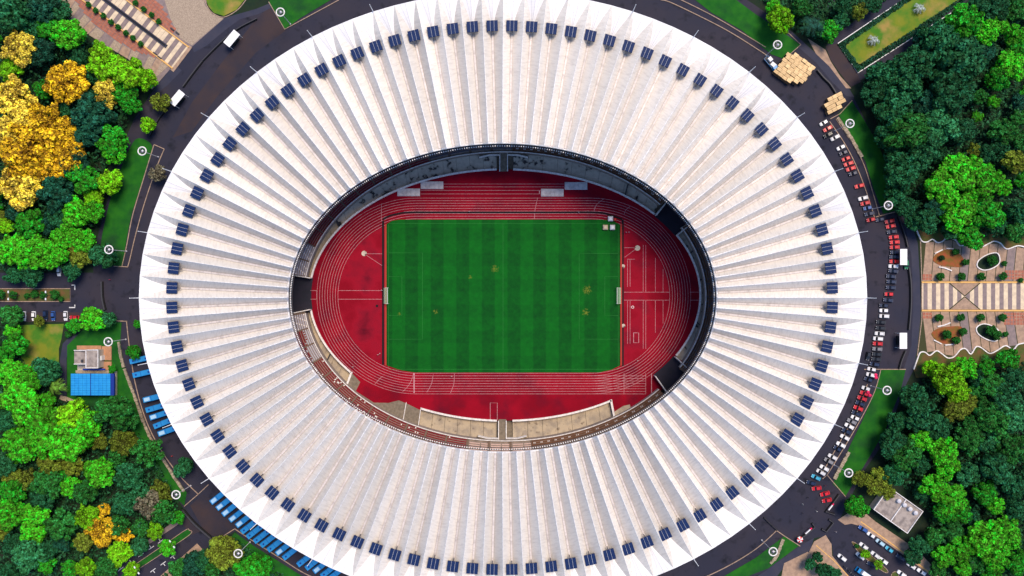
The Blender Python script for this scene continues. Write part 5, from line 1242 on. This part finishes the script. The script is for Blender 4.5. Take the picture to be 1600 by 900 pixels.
# trucks
def truck(x, y, a, load, lab):
    p = P(x, y, 1.5); o = empty('truck', (p[0], p[1], .03), R(a)); tag(o, lab, 'truck', 'trucks')
    q = MB(); q.hexa([(2.0, -1.1, .5), (3.7, -1.1, .5), (3.7, 1.1, .5), (2.0, 1.1, .5), (2.0, -1.0, 2.3), (3.2, -1.0, 2.3), (3.2, 1.0, 2.3), (2.0, 1.0, 2.3)]); q.build('cab', M['bus'], o)
    q = MB(); q.hexa([(3.25, -.95, 1.45), (3.5, -.95, 1.45), (3.5, .95, 1.45), (3.25, .95, 1.45), (3.2, -.9, 2.2), (3.32, -.9, 2.2), (3.32, .9, 2.2), (3.2, .9, 2.2)]); q.build('windscreen', M['glass'], o)
    q = MB(); q.box(-.95, 0, .8, 1.0, 5.6, 2.2); q.build('load_bed', M['steel'], o)
    for yy in (-1.12, 1.12): q = MB(); q.box(-.95, yy, .9, 1.5, 5.6, .1); q.build('side_board', M['bus'], o)
    q = MB(); q.box(-3.7, 0, .9, 1.5, .1, 2.2); q.build('tail_board', M['bus'], o)
    for sx in (-2.4, 2.6):
        for sy in (-.95, .95): w_ = link('wheel', bw, o, (sx, sy, .46)); w_.scale = (1.5, 1.3, 1.5)
    return o
truck(1205, 99, -50, 1, 'blue open truck carrying white boxes beside the large pallet yard')
truck(1349, 896, 145, 0, 'blue truck with a pale load on the lower right street')
for x, y, s1, s2, a, lab in ((1204,92,2.0,1.7,-50,'smaller white box on the open blue truck'), (1209,101,2.6,1.8,-40,'larger white box on the open blue truck')):
    p = P(x, y, 2.2); q = MB(); q.box(p[0], p[1], 1.05, 2.2, s1, s2, R(a), 0, .97, .97); o = q.build('cargo_box', M['white']); tag(o, lab, 'box', 'boxes on the truck')
    q = MB(); q.box(p[0], p[1], 2.2, 2.24, s1*.9, .12, R(a)); q.build('tape_strip', M['galv'], o)
p = P(1354, 899, 2.2); q = MB(); q.box(p[0], p[1], 1.05, 2.2, 4.2, 2.0, R(-35), 0, .95, .92); o = q.build('cargo_cover', M['tarp']); tag(o, 'pale grey cover over the load of the lower right truck', 'cargo cover')
# motorcycles by the lower right footpath
for i, (x, y, a) in enumerate(((1319.7,885.5,-35), (1326.4,892,-40), (1331.5,897,-38))):
    o = empty('motorcycle', (*XY(x, y), .13), R(a)); tag(o, f'black motorcycle, {nth(i+1)} from the left on the lower right footpath', 'motorcycle', 'motorcycles on the lower right footpath')
    q = MB(); q.tube([(-.75, 0, .75), (-.3, 0, .8), (.1, 0, .82), (.5, 0, .75)], [.14, .2, .2, .1], 8); q.build('body', M['black'], o)
    q = MB(); q.tube([(-.7, 0, .88), (-.2, 0, .92)], [.16, .18], 8); q.build('seat', M['steel'], o)
    q = MB(); q.tube([(.5, -.36, 1.05), (.58, 0, .98), (.5, .36, 1.05)], [.035, .04, .035], 6); q.build('handlebar', M['galv'], o)
    for sx in (-.65, .68): w_ = link('wheel', bw, o, (sx, 0, .3)); w_.scale = (.97, .6, .97)
# people, a few on the roads and beside the track
def person_mesh():
    me = bpy.data.meshes.new('skeleton')
    J = [(0,0,.95),(0,0,1.2),(0,0,1.42),(0,0,1.52),(0,.02,1.70), (-.2,0,1.40),(-.27,.05,1.12),(-.25,.18,.88), (.2,0,1.40),(.27,-.03,1.12),(.26,.06,.86), (-.1,0,.9),(-.12,.12,.5),(-.12,.08,.06),(-.12,.22,.03), (.1,0,.9),(.12,-.08,.5),(.12,-.18,.06),(.12,-.04,.03)]
    E_ = [(0,1),(1,2),(2,3),(3,4),(2,5),(5,6),(6,7),(2,8),(8,9),(9,10),(0,11),(11,12),(12,13),(13,14),(0,15),(15,16),(16,17),(17,18)]
    rad = [.15,.15,.16,.06,.105,.075,.055,.04,.075,.055,.04,.10,.07,.05,.045,.10,.07,.05,.045]
    me.from_pydata(J, E_, []); o = bpy.data.objects.new('skeleton', me); C.objects.link(o)
    md = o.modifiers.new('s', 'SKIN'); me.skin_vertices[0].data[0].use_root = True
    for v, r in zip(me.skin_vertices[0].data, rad): v.radius = (r, r*.8)
    o.modifiers.new('d', 'SUBSURF').levels = 1
    dg = bpy.context.evaluated_depsgraph_get(); m2 = bpy.data.meshes.new_from_object(o.evaluated_get(dg)); bpy.data.objects.remove(o)
    m2.materials.clear(); m2.materials.append(M['person']); m2.materials.append(M['bark'])
    for f in m2.polygons: f.material_index = 1 if f.center.z > 1.55 else 0
    return m2
pm = person_mesh()
for x, y, a, c, lab in ((1261,776.5,20,(.02,.02,.03),'person in black walking across the lower right gate, upper one'), (1253,787,100,(.6,.6,.6),'person in pale clothes near the middle of the lower right gate'), (1275,798,200,(.7,.7,.7),'person in white standing by the angled gate barrier'),
        (1253,801,150,(.02,.02,.03),'person in black near the parasol side of the gate'), (1305,830,60,(.6,.5,.5),'person in pale clothes at the head of the lower right street'), (1288,758,0,(.15,.02,.04),'person in dark red beside the lawn corner kerb'),
        (978,363,0,(.75,.75,.75),'person in white left of a pair beside the pitch corner'), (982.5,363,0,(.75,.75,.75),'person in white right of a pair beside the pitch corner'), (591,554,30,(.75,.75,.75),'person in white beside the lower left pitch corner'), (594,552,90,(.7,.7,.7),'second person in white nearest the lower left pitch corner'),
        (597,453.5,0,(.7,.7,.8),'person in white behind the left goal'), (733,330.5,0,(.7,.7,.7),'person in white on the upper track straight'), (904,332,0,(.7,.7,.8),'person in white by the slot drain on the upper right'), (173,437,0,(.5,.03,.10),'person in red on the left gate road'),
        (270,712,0,(.6,.05,.06),'person in red near the street tree at lower left'), (996,563,0,(.7,.6,.6),'person in white on the lower right track bend'), (706,588,0,(.75,.7,.7),'person in white on the lower track straight'), (552,573,0,(.7,.6,.6),'person in white on the lower left track bend')):
    o = link('person', pm, None, (*XY(x, y), .03), R(a), c); tag(o, lab, 'person')
